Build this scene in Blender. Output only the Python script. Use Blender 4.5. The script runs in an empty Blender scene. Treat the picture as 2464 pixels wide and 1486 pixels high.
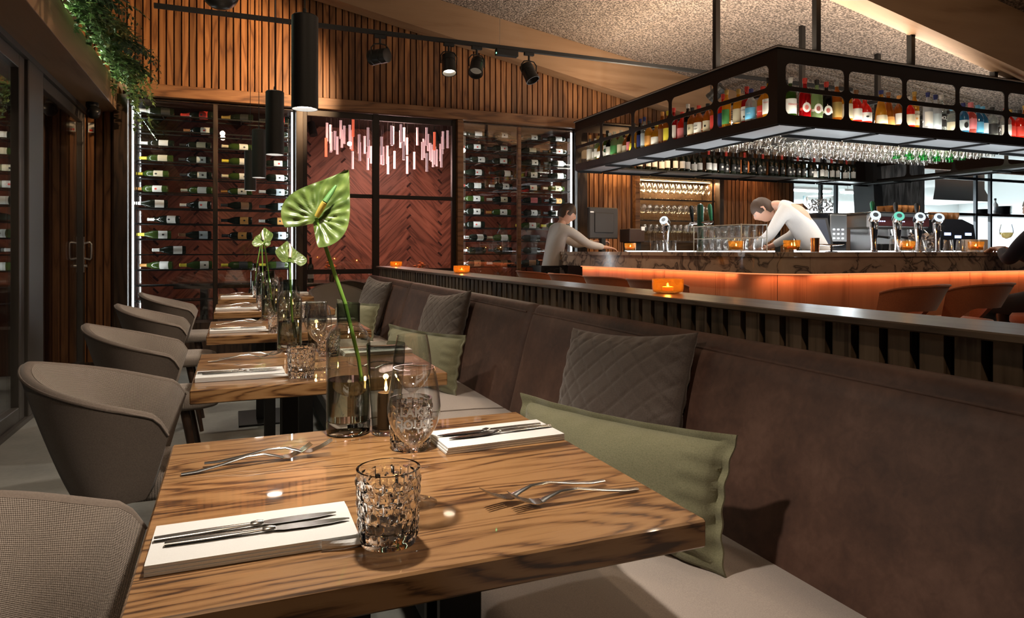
import bpy, bmesh, math, random
from mathutils import Vector, Matrix, Euler
RND = random.Random(11)
sc = bpy.context.scene
COL = sc.collection
PI = math.pi

# ---------------------------------------------------------------- camera, world, exposure, lights
cam_d = bpy.data.cameras.new('camera')
cam_d.sensor_width = 36.0
cam_d.lens = 24.0
cam_d.shift_y = -140.0 / 2464.0
cam_d.clip_start = 0.02
cam = bpy.data.objects.new('camera', cam_d)
COL.objects.link(cam)
cam.location = (0.0, 0.0, 1.13)
cam.rotation_euler = (math.radians(90), 0, math.radians(-22.25))
sc.camera = cam

world = bpy.data.worlds.new('night')
sc.world = world
world.use_nodes = True
world.node_tree.nodes['Background'].inputs[0].default_value = (0.55, 0.62, 0.75, 1)
world.node_tree.nodes['Background'].inputs[1].default_value = 0.012

vs = sc.view_settings
vs.view_transform = 'Standard'
vs.look = 'None'
vs.exposure = 0.45
vs.gamma = 1.0
vs.use_curve_mapping = False
cy = sc.cycles
cy.use_denoising = True
cy.max_bounces = 10
cy.diffuse_bounces = 3
cy.glossy_bounces = 4
cy.transmission_bounces = 10
cy.transparent_max_bounces = 22
cy.use_adaptive_sampling = True
cy.adaptive_threshold = 0.05
cy.caustics_reflective = False
cy.caustics_refractive = False
cy.sample_clamp_indirect = 8.0
cy.blur_glossy = 0.6

def lamp(name, typ, loc, power, col, rot=None, to=None, size=0.1, size_y=None, cone=60, blend=0.4):
    d = bpy.data.lights.new(name, typ)
    d.energy = power
    d.color = col
    if typ == 'AREA':
        d.shape = 'RECTANGLE' if size_y else 'DISK'
        d.size = size
        if size_y: d.size_y = size_y
    else:
        d.shadow_soft_size = size
    if typ == 'SPOT':
        d.spot_size = math.radians(cone)
        d.spot_blend = blend
    o = bpy.data.objects.new(name, d)
    COL.objects.link(o)
    o.location = loc
    if to is not None:
        o.rotation_euler = (Vector(to) - Vector(loc)).to_track_quat('-Z', 'Y').to_euler()
    elif rot: o.rotation_euler = rot
    return o

WARM = (1.0, 0.72, 0.45)
WARM2 = (1.0, 0.80, 0.58)
NEUT = (1.0, 0.90, 0.78)
COOL = (0.86, 0.95, 1.0)
# added warm fill spots without fixtures, behind, beside and ahead of the camera
for _p, _e, _t in (((-.2,-.8,3.6),46,(.6,2.2,.4)), ((2.4,-.6,3.5),24,(2.4,2.6,.5)), ((2.3,2.2,3.6),34,(2.2,3.6,.5)), ((.1,4.4,3.9),50,(.0,5.2,.3)), ((4.4,1.4,3.2),26,(5.9,3.75,3.05)), ((2.7,1.2,3.4),26,(1.2,1.0,.9))):
    lamp('fill_spot', 'SPOT', _p, _e, (1.0,.74,.50), to=_t, size=.05, cone=140, blend=1.0)

# ---------------------------------------------------------------- mesh building
class MB:
    def __init__(s):
        s.v = []; s.f = []; s.uv = {}
    def add(s, vs, fs):
        b = len(s.v); s.v += [tuple(p) for p in vs]
        s.f += [tuple(i + b for i in f) for f in fs]; return b
    def bx(s, x0, x1, y0, y1, z0, z1, c=0.0):
        if c <= 0:
            s.add([(x0,y0,z0),(x1,y0,z0),(x1,y1,z0),(x0,y1,z0),(x0,y0,z1),(x1,y0,z1),(x1,y1,z1),(x0,y1,z1)],
                  [(3,2,1,0),(4,5,6,7),(0,1,5,4),(1,2,6,5),(2,3,7,6),(3,0,4,7)])
        else:
            def ring(i, z): return [(x0+i+0,y0+c,z),(x0+c,y0+i,z),(x1-c,y0+i,z),(x1-i,y0+c,z),(x1-i,y1-c,z),(x1-c,y1-i,z),(x0+c,y1-i,z),(x0+i,y1-c,z)]
            def ring2(z):
                return [(x0+c,y0+c,z),(x0+c,y0+c,z),(x1-c,y0+c,z),(x1-c,y0+c,z),(x1-c,y1-c,z),(x1-c,y1-c,z),(x0+c,y1-c,z),(x0+c,y1-c,z)]
            b = s.add([(x0+c,y0+c,z0),(x1-c,y0+c,z0),(x1-c,y1-c,z0),(x0+c,y1-c,z0)] + ring(0,z0+c) + ring(0,z1-c) +
                      [(x0+c,y0+c,z1),(x1-c,y0+c,z1),(x1-c,y1-c,z1),(x0+c,y1-c,z1)], [])
            F = [(3,2,1,0),(20,21,22,23)]
            for i in range(8):
                j = (i+1) % 8
                F.append((4+i,4+j,12+j,12+i))
            for k,(i,j) in enumerate([(1,2),(3,4),(5,6),(7,0)]):
                a, d = k, (k+1) % 4
                F.append((a, d, 4+j, 4+i)); F.append((12+i, 12+j, 20+d, 20+a))
            for k,(i,j) in enumerate([(0,1),(2,3),(4,5),(6,7)]):
                F.append((k, 4+j, 4+i)); F.append((12+i, 12+j, 20+k))
            s.f += [tuple(q+b for q in f) for f in F]
        return s
    def rings(s, rr, cap0=True, cap1=True, closed=False):
        n = len(rr[0]); b = len(s.v)
        for r in rr: s.v += [tuple(p) for p in r]
        m = len(rr)
        for k in range(m if closed else m-1):
            k2 = (k+1) % m
            for i in range(n):
                j = (i+1) % n
                s.f.append((b+k*n+i, b+k*n+j, b+k2*n+j, b+k2*n+i))
        if not closed:
            if cap0: s.f.append(tuple(b+i for i in range(n))[::-1])
            if cap1: s.f.append(tuple(b+(m-1)*n+i for i in range(n)))
        return s
    def lathe(s, prof, c=(0,0,0), n=24, cap0=True, cap1=True):
        rr = [[(c[0]+r*math.cos(2*PI*i/n), c[1]+r*math.sin(2*PI*i/n), c[2]+z) for i in range(n)] for r, z in prof]
        return s.rings(rr, cap0, cap1)
    def cyl(s, p0, p1, r0, r1=None, n=12, cap=True):
        r1 = r0 if r1 is None else r1
        p0, p1 = Vector(p0), Vector(p1); d = (p1-p0).normalized()
        a = d.orthogonal().normalized(); b = d.cross(a)
        rr = [[p+(a*math.cos(2*PI*i/n)+b*math.sin(2*PI*i/n))*r for i in range(n)] for p, r in ((p0,r0),(p1,r1))]
        return s.rings(rr, cap, cap)
    def tube(s, pts, r, n=8, closed=False, flat=None, up=None):
        P = [Vector(p) for p in pts]; m = len(P)
        rs = r if isinstance(r, (list, tuple)) else [r]*m
        rr = []; prev = None
        for k in range(m):
            if closed: t = (P[(k+1)%m]-P[k-1]).normalized()
            else: t = (P[min(k+1,m-1)]-P[max(k-1,0)]).normalized()
            if up is not None:
                a = Vector(up).cross(t).normalized()
            elif prev is None: a = t.orthogonal().normalized()
            else:
                a = prev - t*prev.dot(t)
                a = a.normalized() if a.length > 1e-6 else t.orthogonal().normalized()
            prev = a; b = t.cross(a)
            fa = flat[k] if isinstance(flat,(list,tuple)) else (flat if flat else 1.0)
            rr.append([P[k]+a*math.cos(2*PI*i/n)*rs[k]+b*math.sin(2*PI*i/n)*rs[k]*fa for i in range(n)])
        return s.rings(rr, closed=closed)
    def grid(s, fn, nu, nv, closeu=False, uv=None):
        b = len(s.v); cu = nu if closeu else nu+1
        for j in range(nv+1):
            for i in range(cu):
                u, v = i/nu, j/nv
                s.v.append(tuple(fn(u, v)))
                if uv: s.uv[len(s.v)-1] = (u*uv[0], v*uv[1])
        for j in range(nv):
            for i in range(nu):
                i2 = (i+1) % cu if closeu else i+1
                s.f.append((b+j*cu+i, b+j*cu+i2, b+(j+1)*cu+i2, b+(j+1)*cu+i))
        return s
    def prism(s, poly, z0, z1, fn=None):
        n = len(poly); fn = fn or (lambda x, y, z: (x, y, z))
        b = s.add([fn(x,y,z0) for x,y in poly]+[fn(x,y,z1) for x,y in poly], [])
        s.f.append(tuple(b+i for i in range(n))[::-1]); s.f.append(tuple(b+n+i for i in range(n)))
        for i in range(n):
            j = (i+1) % n
            s.f.append((b+i,b+j,b+n+j,b+n+i))
        return s
    def mesh(s, name, smooth=0, fix=True):
        me = bpy.data.meshes.new(name)
        me.from_pydata(s.v, [], s.f)
        if fix:
            bm = bmesh.new(); bm.from_mesh(me)
            bmesh.ops.recalc_face_normals(bm, faces=bm.faces)
            bm.to_mesh(me); bm.free()
        if s.uv:
            ul = me.uv_layers.new(name='UVMap')
            for l in me.loops: ul.data[l.index].uv = s.uv.get(l.vertex_index, (0,0))
        if smooth:
            me.polygons.foreach_set('use_smooth', [True]*len(me.polygons))
            if smooth < 180: me.set_sharp_from_angle(angle=math.radians(smooth))
        me.update(); return me
    def build(s, name, mat, parent=None, smooth=0, loc=None, rot=None, fix=True):
        return obj(name, s.mesh(name, smooth, fix), mat, parent, loc, rot)

def obj(name, me, mat=None, parent=None, loc=None, rot=None):
    if mat is not None and not me.materials: me.materials.append(mat)
    o = bpy.data.objects.new(name, me); COL.objects.link(o)
    if mat is not None and me.materials[0] is not mat:
        o.material_slots[0].link = 'OBJECT'; o.material_slots[0].material = mat
    if parent: o.parent = parent
    if loc is not None: o.location = loc
    if rot is not None: o.rotation_euler = rot
    return o
def tag(o, label, cat, group=None):
    o['label'] = label; o['category'] = cat
    if group: o['group'] = group
    return o
def struct(o, label=None):
    o['kind'] = 'structure'
    if label: o['label'] = label
    return o
def thing(name, label, cat, loc=(0,0,0), rotz=0.0, group=None, rot=None):
    o = bpy.data.objects.new(name, None); COL.objects.link(o)
    o.empty_display_size = 0.05
    o.location = loc; o.rotation_euler = rot if rot else (0,0,rotz)
    return tag(o, label, cat, group)
def dup(root, loc=None, rotz=None, label=None, group=None, parent=None, rot=None):
    r = root.copy(); COL.objects.link(r)
    if parent: r.parent = parent
    if loc is not None: r.location = loc
    if rotz is not None: r.rotation_euler = (0,0,rotz)
    if rot is not None: r.rotation_euler = rot
    if label: r['label'] = label
    if group: r['group'] = group
    for ch in KIDS.get(root.name, []) or list(root.children):
        c = ch.copy(); COL.objects.link(c); c.parent = r
        for g in list(ch.children):
            d = g.copy(); COL.objects.link(d); d.parent = c
    return r
KIDS = {}
def setmat(o, mat):
    if not o.data.materials: o.data.materials.append(mat); return
    o.material_slots[0].link = 'OBJECT'; o.material_slots[0].material = mat
ORD = ['first','second','third','fourth','fifth','sixth','seventh','eighth','ninth','tenth','eleventh','twelfth','thirteenth','fourteenth',
       'fifteenth','sixteenth','seventeenth','eighteenth','nineteenth','twentieth']
def ordn(i):
    if i < 20: return ORD[i]
    return ['twenty','thirty','forty','fifty'][(i+1)//10-2] + ('-' + ORD[(i+1)%10-1] if (i+1) % 10 else 'th')
def lerp(a, b, t): return a+(b-a)*t
def sstep(a, b, x):
    t = max(0.0, min(1.0, (x-a)/(b-a))); return t*t*(3-2*t)

# ---------------------------------------------------------------- materials
def nd(nt, typ, ins=None, **props):
    n = nt.nodes.new(typ)
    for k, v in props.items(): setattr(n, k, v)
    for k, v in (ins or {}).items():
        s = n.inputs[k]
        if isinstance(v, bpy.types.NodeSocket): nt.links.new(v, s)
        else: s.default_value = v
    return n
def c4(c): return (c[0], c[1], c[2], 1.0)
MATS = {}
PK = {'rough':'Roughness','metal':'Metallic','trans':'Transmission Weight','ior':'IOR','coat':'Coat Weight','coatr':'Coat Roughness',
      'sheen':'Sheen Weight','spec':'Specular IOR Level','es':'Emission Strength','alpha':'Alpha','sub':'Subsurface Weight'}
def base(name, col=(.5,.5,.5), **k):
    m = bpy.data.materials.new(name); m.use_nodes = True
    nt = m.node_tree; b = nt.nodes['Principled BSDF']
    b.inputs['Base Color'].default_value = c4(col)
    for a, v in k.items():
        if a == 'emit': b.inputs['Emission Color'].default_value = c4(v)
        elif a == 'sheent': b.inputs['Sheen Tint'].default_value = c4(v)
        else: b.inputs[PK[a]].default_value = v
    return m, nt, b
def P(name, col, **k):
    if name not in MATS: MATS[name] = base(name, col, **k)[0]
    return MATS[name]
def L(nt, a, b): nt.links.new(a, b)
def ramp(nt, fac, stops, interp='LINEAR'):
    r = nd(nt, 'ShaderNodeValToRGB', {0: fac}); cr = r.color_ramp; cr.interpolation = interp
    while len(cr.elements) < len(stops): cr.elements.new(0.5)
    for e, (p, c) in zip(cr.elements, stops): e.position = p; e.color = c4(c)
    return r.outputs[0]
def coords(nt, scale, rand=True, src='Object', rot=None):
    tc = nd(nt, 'ShaderNodeTexCoord')
    v = tc.outputs[src]
    if rand:
        oi = nd(nt, 'ShaderNodeObjectInfo')
        sv = nd(nt, 'ShaderNodeVectorMath', {0: oi.outputs['Random'], 1: (37.0, 61.0, 23.0)}, operation='MULTIPLY')
        v = nd(nt, 'ShaderNodeVectorMath', {0: v, 1: sv.outputs[0]}, operation='ADD').outputs[0]
    mp = nd(nt, 'ShaderNodeMapping', {0: v, 3: scale})
    if rot: mp.inputs[2].default_value = rot
    return mp.outputs[0]
def math2(nt, op, a, b=0.0): return nd(nt, 'ShaderNodeMath', {0: a, 1: b}, operation=op).outputs[0]
def mix(nt, f, a, b, blend='MIX'):
    n = nd(nt, 'ShaderNodeMix', data_type='RGBA', blend_type=blend)
    for i, v in ((0, f), (6, a), (7, b)):
        if isinstance(v, bpy.types.NodeSocket): nt.links.new(v, n.inputs[i])
        else: n.inputs[i].default_value = v if i == 0 else c4(v)
    return n.outputs[2]
def bump(nt, b, h, strength=0.2, dist=0.002):
    n = nd(nt, 'ShaderNodeBump', {'Height': h, 'Strength': strength, 'Distance': dist})
    L(nt, n.outputs[0], b.inputs['Normal'])
def wood(name, dark, mid, light, axis=2, freq=1.0, rings=7.0, across=6.0, line=.22, rough=0.45, coat=0.0, rand=True, tint=0.35, pore=0.5, bs=0.25, coatr=0.06):
    """grain runs along the object axis; contour lines of a stretched noise give cathedral figure"""
    if name in MATS: return MATS[name]
    m, nt, b = base(name, mid, rough=rough, coat=coat, coatr=coatr)
    sc1 = [across*freq]*3; sc1[axis] = 0.75*freq
    sc2 = [130.0*freq]*3; sc2[axis] = 4.0*freq
    n1 = nd(nt, 'ShaderNodeTexNoise', {'Vector': coords(nt, sc1, rand), 'Scale': 1.0, 'Detail': 2.5, 'Roughness': 0.5, 'Distortion': 0.3})
    pp = math2(nt, 'PINGPONG', math2(nt, 'MULTIPLY', n1.outputs[0], rings), 0.5)
    n2 = nd(nt, 'ShaderNodeTexNoise', {'Vector': coords(nt, sc2, rand), 'Scale': 1.0, 'Detail': 3.0, 'Roughness': 0.6})
    f = math2(nt, 'ADD', math2(nt, 'MULTIPLY', pp, 1.3), math2(nt, 'MULTIPLY', math2(nt, 'SUBTRACT', n2.outputs[0], 0.5), pore*1.6))
    col = ramp(nt, f, [(0.02, dark), (line, mid), (max(.62, line+.2), light)])
    n3 = nd(nt, 'ShaderNodeTexNoise', {'Vector': coords(nt, [2.0]*3, rand), 'Scale': 1.0, 'Detail': 2.0})
    col = mix(nt, math2(nt, 'MULTIPLY', n3.outputs[0], 0.5), col, mid)
    if rand:
        oi = nd(nt, 'ShaderNodeObjectInfo')
        hv = nd(nt, 'ShaderNodeHueSaturation', {'Color': col, 'Value': math2(nt, 'ADD', math2(nt, 'MULTIPLY', oi.outputs['Random'], tint*2), 1-tint)})
        col = hv.outputs[0]
    L(nt, col, b.inputs['Base Color'])
    if bs: bump(nt, b, f, bs, 0.0015)
    MATS[name] = m; return m
def cloth(name, col, col2, scale=400.0, bs=0.3, rough=0.85, sheen=0.2, blotch=3.0, uvweave=None):
    if name in MATS: return MATS[name]
    m, nt, b = base(name, col, rough=rough, sheen=sheen)
    b.inputs['Specular IOR Level'].default_value = 0.25
    v = coords(nt, [1.0]*3, True)
    n = nd(nt, 'ShaderNodeTexNoise', {'Vector': v, 'Scale': scale, 'Detail': 2.0})
    n2 = nd(nt, 'ShaderNodeTexNoise', {'Vector': v, 'Scale': blotch, 'Detail': 3.0})
    h = n.outputs[0]
    if uvweave:
        tc = nd(nt, 'ShaderNodeTexCoord'); sep = nd(nt, 'ShaderNodeSeparateXYZ', {0: tc.outputs['UV']})
        u = math2(nt, 'MULTIPLY', sep.outputs[0], uvweave*2*PI); w = math2(nt, 'MULTIPLY', sep.outputs[1], uvweave*2*PI)
        a = math2(nt, 'MULTIPLY', math2(nt, 'SINE', math2(nt, 'ADD', u, w)), math2(nt, 'SINE', math2(nt, 'SUBTRACT', u, w)))
        h = math2(nt, 'ADD', math2(nt, 'MULTIPLY', a, 0.45), math2(nt, 'ADD', 0.3, math2(nt, 'MULTIPLY', n.outputs[0], 0.4)))
    f = math2(nt, 'ADD', math2(nt, 'MULTIPLY', h, 0.7), math2(nt, 'MULTIPLY', n2.outputs[0], 0.35))
    L(nt, ramp(nt, f, [(0.25, col2), (0.75, col)]), b.inputs['Base Color'])
    bump(nt, b, h, bs, 0.002)
    MATS[name] = m; return m
def thin(name, tint=(1,1,1), ior=1.45, gain=1.0, rough=0.0, edgek=0.0):
    """thin pane or thin blown glass: Fresnel reflection over tinted see-through"""
    if name in MATS: return MATS[name]
    m = bpy.data.materials.new(name); m.use_nodes = True; nt = m.node_tree; nt.nodes.clear()
    lw = nd(nt, 'ShaderNodeLayerWeight', {0: 0.5})
    f0 = ((ior-1)/(ior+1))**2
    f = math2(nt, 'ADD', f0*gain, math2(nt, 'MULTIPLY', math2(nt, 'POWER', lw.outputs['Facing'], 4.0), (1-f0)*min(1.0, .8*gain)))
    f = math2(nt, 'MINIMUM', f, 1.0)
    edge = math2(nt, 'MULTIPLY', math2(nt, 'POWER', lw.outputs['Facing'], 3.0), edgek)
    tc = mix(nt, edge, tint, tuple(q*.30 for q in tint))
    t = nd(nt, 'ShaderNodeBsdfTransparent', {0: tc}); g = nd(nt, 'ShaderNodeBsdfGlossy', {0: (1,1,1,1), 'Roughness': rough})
    mx = nd(nt, 'ShaderNodeMixShader', {0: f, 1: t.outputs[0], 2: g.outputs[0]})
    o = nd(nt, 'ShaderNodeOutputMaterial', {0: mx.outputs[0]})
    MATS[name] = m; return m
def liquor(name, col, clear=0.45):
    """coloured bottle: part see-through, part scattering the light that comes up from the deck"""
    if name in MATS: return MATS[name]
    m = bpy.data.materials.new(name); m.use_nodes = True; nt = m.node_tree; nt.nodes.clear()
    t = nd(nt, 'ShaderNodeBsdfTransparent', {0: c4([min(1, q*.7+.25) for q in col])})
    d = nd(nt, 'ShaderNodeBsdfDiffuse', {0: c4(col)}); tr = nd(nt, 'ShaderNodeBsdfTranslucent', {0: c4(col)})
    ml = nd(nt, 'ShaderNodeMixShader', {0: 0.5, 1: d.outputs[0], 2: tr.outputs[0]})
    m2 = nd(nt, 'ShaderNodeMixShader', {0: clear, 1: ml.outputs[0], 2: t.outputs[0]})
    lw = nd(nt, 'ShaderNodeLayerWeight', {0: 0.5}); ff = math2(nt, 'ADD', .035, math2(nt, 'MULTIPLY', math2(nt, 'POWER', lw.outputs['Facing'], 5.0), .9)); g = nd(nt, 'ShaderNodeBsdfGlossy', {0: (1,1,1,1), 'Roughness': 0.05})
    mx = nd(nt, 'ShaderNodeMixShader', {0: ff, 1: m2.outputs[0], 2: g.outputs[0]})
    nd(nt, 'ShaderNodeOutputMaterial', {0: mx.outputs[0]})
    MATS[name] = m; return m
def emis(name, col, s):
    if name not in MATS: MATS[name] = base(name, (0,0,0), emit=col, es=s)[0]
    return MATS[name]

OAK = wood('stained_oak_slat', (.10,.036,.012), (.22,.088,.028), (.31,.135,.048), 2, rough=.5, tint=.38, pore=.35)
OAKX = wood('stained_oak_rail', (.08,.032,.012), (.19,.082,.032), (.27,.13,.055), 0, rough=.5, tint=.1)
OAKG = wood('grey_oak_slat', (.06,.038,.024), (.20,.135,.085), (.30,.21,.14), 2, rough=.5, tint=.22)
OAKC = wood('smoked_oak_cap', (.05,.036,.027), (.115,.085,.063), (.16,.12,.09), 1, rough=.32, coat=.25, coatr=.25, tint=.0, bs=.12)
def table_oak():
    """golden-brown oak: thin dark growth lines that loop into cathedrals, pores, blotches, glossy varnish"""
    m, nt, b = base('varnished_oak_table', (.25,.11,.04), rough=.36, coat=.85, coatr=.03)
    v = coords(nt, (1,1,1), True)
    wob = nd(nt, 'ShaderNodeTexNoise', {'Vector': nd(nt, 'ShaderNodeMapping', {0: v, 3: (4.0, 30.0, 30.0)}).outputs[0], 'Scale': 1.0, 'Detail': 4.0, 'Roughness': .6})
    n1 = nd(nt, 'ShaderNodeTexNoise', {'Vector': nd(nt, 'ShaderNodeMapping', {0: v, 3: (1.1, 8.5, 8.5)}).outputs[0], 'Scale': 1.0, 'Detail': 1.5, 'Roughness': .45})
    h = math2(nt, 'ADD', math2(nt, 'MULTIPLY', n1.outputs[0], 18.0), math2(nt, 'MULTIPLY', wob.outputs[0], 1.9))
    pp = math2(nt, 'PINGPONG', h, .5)
    po = nd(nt, 'ShaderNodeTexNoise', {'Vector': nd(nt, 'ShaderNodeMapping', {0: v, 3: (7.0, 150.0, 150.0)}).outputs[0], 'Scale': 1.0, 'Detail': 3.0, 'Roughness': .65})
    br = nd(nt, 'ShaderNodeTexNoise', {'Vector': nd(nt, 'ShaderNodeMapping', {0: v, 3: (2.5, 8.0, 8.0)}).outputs[0], 'Scale': 1.0, 'Detail': 5.0})
    # growth lines fade in and out along the board
    ln = math2(nt, 'ADD', math2(nt, 'MULTIPLY', pp, 2.4), math2(nt, 'MULTIPLY', math2(nt, 'SUBTRACT', br.outputs[0], .42), 1.5))
    f = math2(nt, 'ADD', ln, math2(nt, 'MULTIPLY', math2(nt, 'SUBTRACT', po.outputs[0], .5), 1.7))
    col = ramp(nt, f, [(.05, (.022,.008,.003)), (.24, (.10,.042,.014)), (.46, (.235,.115,.041)), (1.0, (.36,.195,.080))])
    col = mix(nt, math2(nt, 'MULTIPLY', br.outputs[0], .35), col, (.22,.098,.036))
    L(nt, col, b.inputs['Base Color']); bump(nt, b, f, .10, .001); return m
TABLE = table_oak()
GLULAM = wood('glulam_beam', (.20,.105,.05), (.27,.155,.08), (.31,.185,.10), 0, freq=.8, rings=3.0, rough=.6, tint=.03, pore=.3, bs=.08)
HERR = wood('red_oak_plank', (.09,.030,.018), (.25,.095,.058), (.34,.14,.09), 0, rough=.5, tint=.2, bs=.1)
VENEER = wood('copper_veneer', (.30,.125,.06), (.44,.20,.10), (.50,.24,.125), 2, freq=.7, rings=3, rough=.42, tint=.06, pore=.4, bs=.05)
SOFF = wood('soffit_veneer', (.17,.095,.05), (.26,.155,.085), (.30,.18,.10), 1, freq=.6, rings=3, rough=.5, tint=.0, pore=.4, bs=.05)
DKWOOD = wood('dark_walnut', (.015,.009,.006), (.045,.026,.016), (.07,.04,.024), 2, rough=.4, tint=.1)
BLACK = P('black_metal', (.012,.011,.010), rough=.42, metal=.3)
BLACKM = P('matte_black', (.012,.012,.012), rough=.7)
BRONZE = P('bronze_black_metal', (.022,.014,.010), rough=.38, metal=.5)
ALU = P('grey_brown_aluminium', (.10,.09,.082), rough=.42, metal=.35)
STEEL = P('brushed_steel', (.55,.55,.54), rough=.28, metal=1.0)
CHROME = P('polished_chrome', (.75,.75,.76), rough=.08, metal=1.0)
CUTL = P('cutlery_steel', (.62,.61,.60), rough=.2, metal=1.0)
BRASS = P('brass', (.75,.5,.2), rough=.25, metal=1.0)
WHITE = P('white_paper', (.82,.80,.77), rough=.8)
LINEN = cloth('white_napkin', (.72,.72,.72), (.64,.64,.64), 700, .05, blotch=5)
GLASS = P('clear_glass', (1,1,1), rough=0.0, trans=1.0, ior=1.55)
HGLASS = thin('bar_glass', (.97,.97,.965), 1.5, 2.8, rough=.05, edgek=.45)
PANE = thin('window_pane', (.96,.97,.96), 1.5, 1.25)
PANEDK = thin('smoked_pane', (.80,.78,.75), 1.5, 1.3)
WGLASS = thin('blown_glass', (.985,.985,.985), 1.5, 1.9, edgek=.5)
SMOKE = thin('smoked_glass', (.88,.895,.86), 1.5, 1.9, edgek=.6)
SMOKE2 = thin('dark_smoked_glass', (.50,.53,.50), 1.5, 1.3, edgek=.7)

WATER = P('water', (.80,.84,.78), rough=0.0, trans=1.0, ior=1.33)

AMBER = liquor('amber_glass', (.80,.45,.09), .84)

def rrect(x0, x1, y0, y1, r, n=5):
    p = []
    for cx, cy, a in ((x1-r,y0+r,-90),(x1-r,y1-r,0),(x0+r,y1-r,90),(x0+r,y0+r,180)):
        for i in range(n+1):
            t = math.radians(a+90*i/n); p.append((cx+r*math.cos(t), cy+r*math.sin(t)))
    return p
def plate(name, mat, outer, holes, thick, fn, parent=None):
    """flat plate with openings in its own (a,b) plane; fn(a,b,t) -> xyz"""
    bm = bmesh.new(); ed = []
    for loop in [outer]+holes:
        vs_ = [bm.verts.new((a, b, 0)) for a, b in loop]
        for i in range(len(vs_)): ed.append(bm.edges.new((vs_[i], vs_[(i+1) % len(vs_)])))
    r = bmesh.ops.triangle_fill(bm, use_beauty=True, use_dissolve=False, edges=ed)
    fs = [g for g in r['geom'] if isinstance(g, bmesh.types.BMFace)]
    e = bmesh.ops.extrude_face_region(bm, geom=fs)
    for g in e['geom']:
        if isinstance(g, bmesh.types.BMVert): g.co.z = thick
    bmesh.ops.recalc_face_normals(bm, faces=bm.faces)
    for v in bm.verts: v.co = fn(v.co.x, v.co.y, v.co.z)
    bmesh.ops.recalc_face_normals(bm, faces=bm.faces)
    me = bpy.data.meshes.new(name); bm.to_mesh(me); bm.free()
    return obj(name, me, mat, parent)

def roof_z(x): return 4.17-0.159*x
def beam_z(x): return 3.874-0.193*x

# ---- materials of the shell
def concrete():
    m, nt, b = base('polished_concrete', (.2,.2,.19), rough=.42)
    v = coords(nt, [1]*3, False)
    n = nd(nt, 'ShaderNodeTexNoise', {'Vector': v, 'Scale': 2.2, 'Detail': 8.0, 'Roughness': .6})
    n2 = nd(nt, 'ShaderNodeTexNoise', {'Vector': v, 'Scale': 40.0, 'Detail': 4.0})
    f = math2(nt, 'ADD', math2(nt, 'MULTIPLY', n.outputs[0], .8), math2(nt, 'MULTIPLY', n2.outputs[0], .2))
    L(nt, ramp(nt, f, [(.3, (.19,.195,.18)), (.7, (.37,.37,.345))]), b.inputs['Base Color'])
    bump(nt, b, n2.outputs[0], .08); return m
def plaster():
    m, nt, b = base('rough_sprayed_plaster', (.4,.3,.24), rough=.95)
    v = coords(nt, [1]*3, False)
    n = nd(nt, 'ShaderNodeTexNoise', {'Vector': v, 'Scale': 46.0, 'Detail': 3.0, 'Roughness': .65})
    w = nd(nt, 'ShaderNodeTexVoronoi', {'Vector': v, 'Scale': 60.0})
    f = math2(nt, 'ADD', math2(nt, 'MULTIPLY', n.outputs[0], .9), math2(nt, 'MULTIPLY', w.outputs[0], -.35))
    L(nt, ramp(nt, f, [(.20, (.11,.085,.066)), (.36, (.40,.31,.245)), (.62, (.55,.44,.35))]), b.inputs['Base Color'])
    bump(nt, b, f, .9, .03); return m
def marble():
    m, nt, b = base('veined_marble', (.6,.5,.42), rough=.12)
    v = coords(nt, [1]*3, False)
    wv = nd(nt, 'ShaderNodeTexNoise', {'Vector': v, 'Scale': 1.6, 'Detail': 3.0})
    v2 = nd(nt, 'ShaderNodeVectorMath', {0: v, 1: wv.outputs[1]}, operation='ADD').outputs[0]
    n = nd(nt, 'ShaderNodeTexNoise', {'Vector': v2, 'Scale': 2.5, 'Detail': 6.0, 'Roughness': .55, 'Distortion': .9})
    f = math2(nt, 'ABSOLUTE', math2(nt, 'SUBTRACT', n.outputs[0], .5))
    f2 = nd(nt, 'ShaderNodeTexNoise', {'Vector': v2, 'Scale': 1.5, 'Detail': 4.0})
    col = ramp(nt, f, [(.0, (.05,.035,.03)), (.010, (.16,.115,.09)), (.034, (.44,.31,.22)), (.2, (.56,.41,.30))])
    L(nt, mix(nt, math2(nt, 'MULTIPLY', f2.outputs[0], .35), col, (.30,.21,.155)), b.inputs['Base Color']); return m
CONC, PLAST, MARBLE = concrete(), plaster(), marble()

# ---- floor, ceiling, beams
struct(MB().bx(-1.34, 14, -3.5, 11.5, -.06, 0).build('floor', CONC), 'grey polished concrete floor of the dining room')
struct(MB().bx(-7, -1.34, -3, 13, -.08, -.02).build('ground', P('terrace_paving', (.07,.07,.068), rough=.7)), 'dark paved terrace outside the glass doors')
m = MB()
m.prism([(-1.5, roof_z(-1.5)), (9.6, roof_z(9.6)), (9.6, roof_z(9.6)+.12), (-1.5, roof_z(-1.5)+.12)], 0, 1, lambda a, b, t: (a, -3.5+11.0*t, b))
struct(m.build('ceiling', PLAST), 'rough sprayed plaster ceiling sloping down towards the bar')
for i, (y0, y1, nm) in enumerate(((7.12, 7.32, 'wooden glulam roof beam along the slatted back wall'), (3.75, 3.93, 'wooden glulam roof beam above the front of the bar rack'))):
    m = MB()
    m.prism([(-1.45, beam_z(-1.45)), (9.5, beam_z(9.5)), (9.5, roof_z(9.5)-.002), (-1.45, roof_z(-1.45)-.002)], 0, 1, lambda a, b, t: (a, y0+(y1-y0)*t, b))
    struct(m.build('roof_beam', GLULAM), nm)

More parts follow.
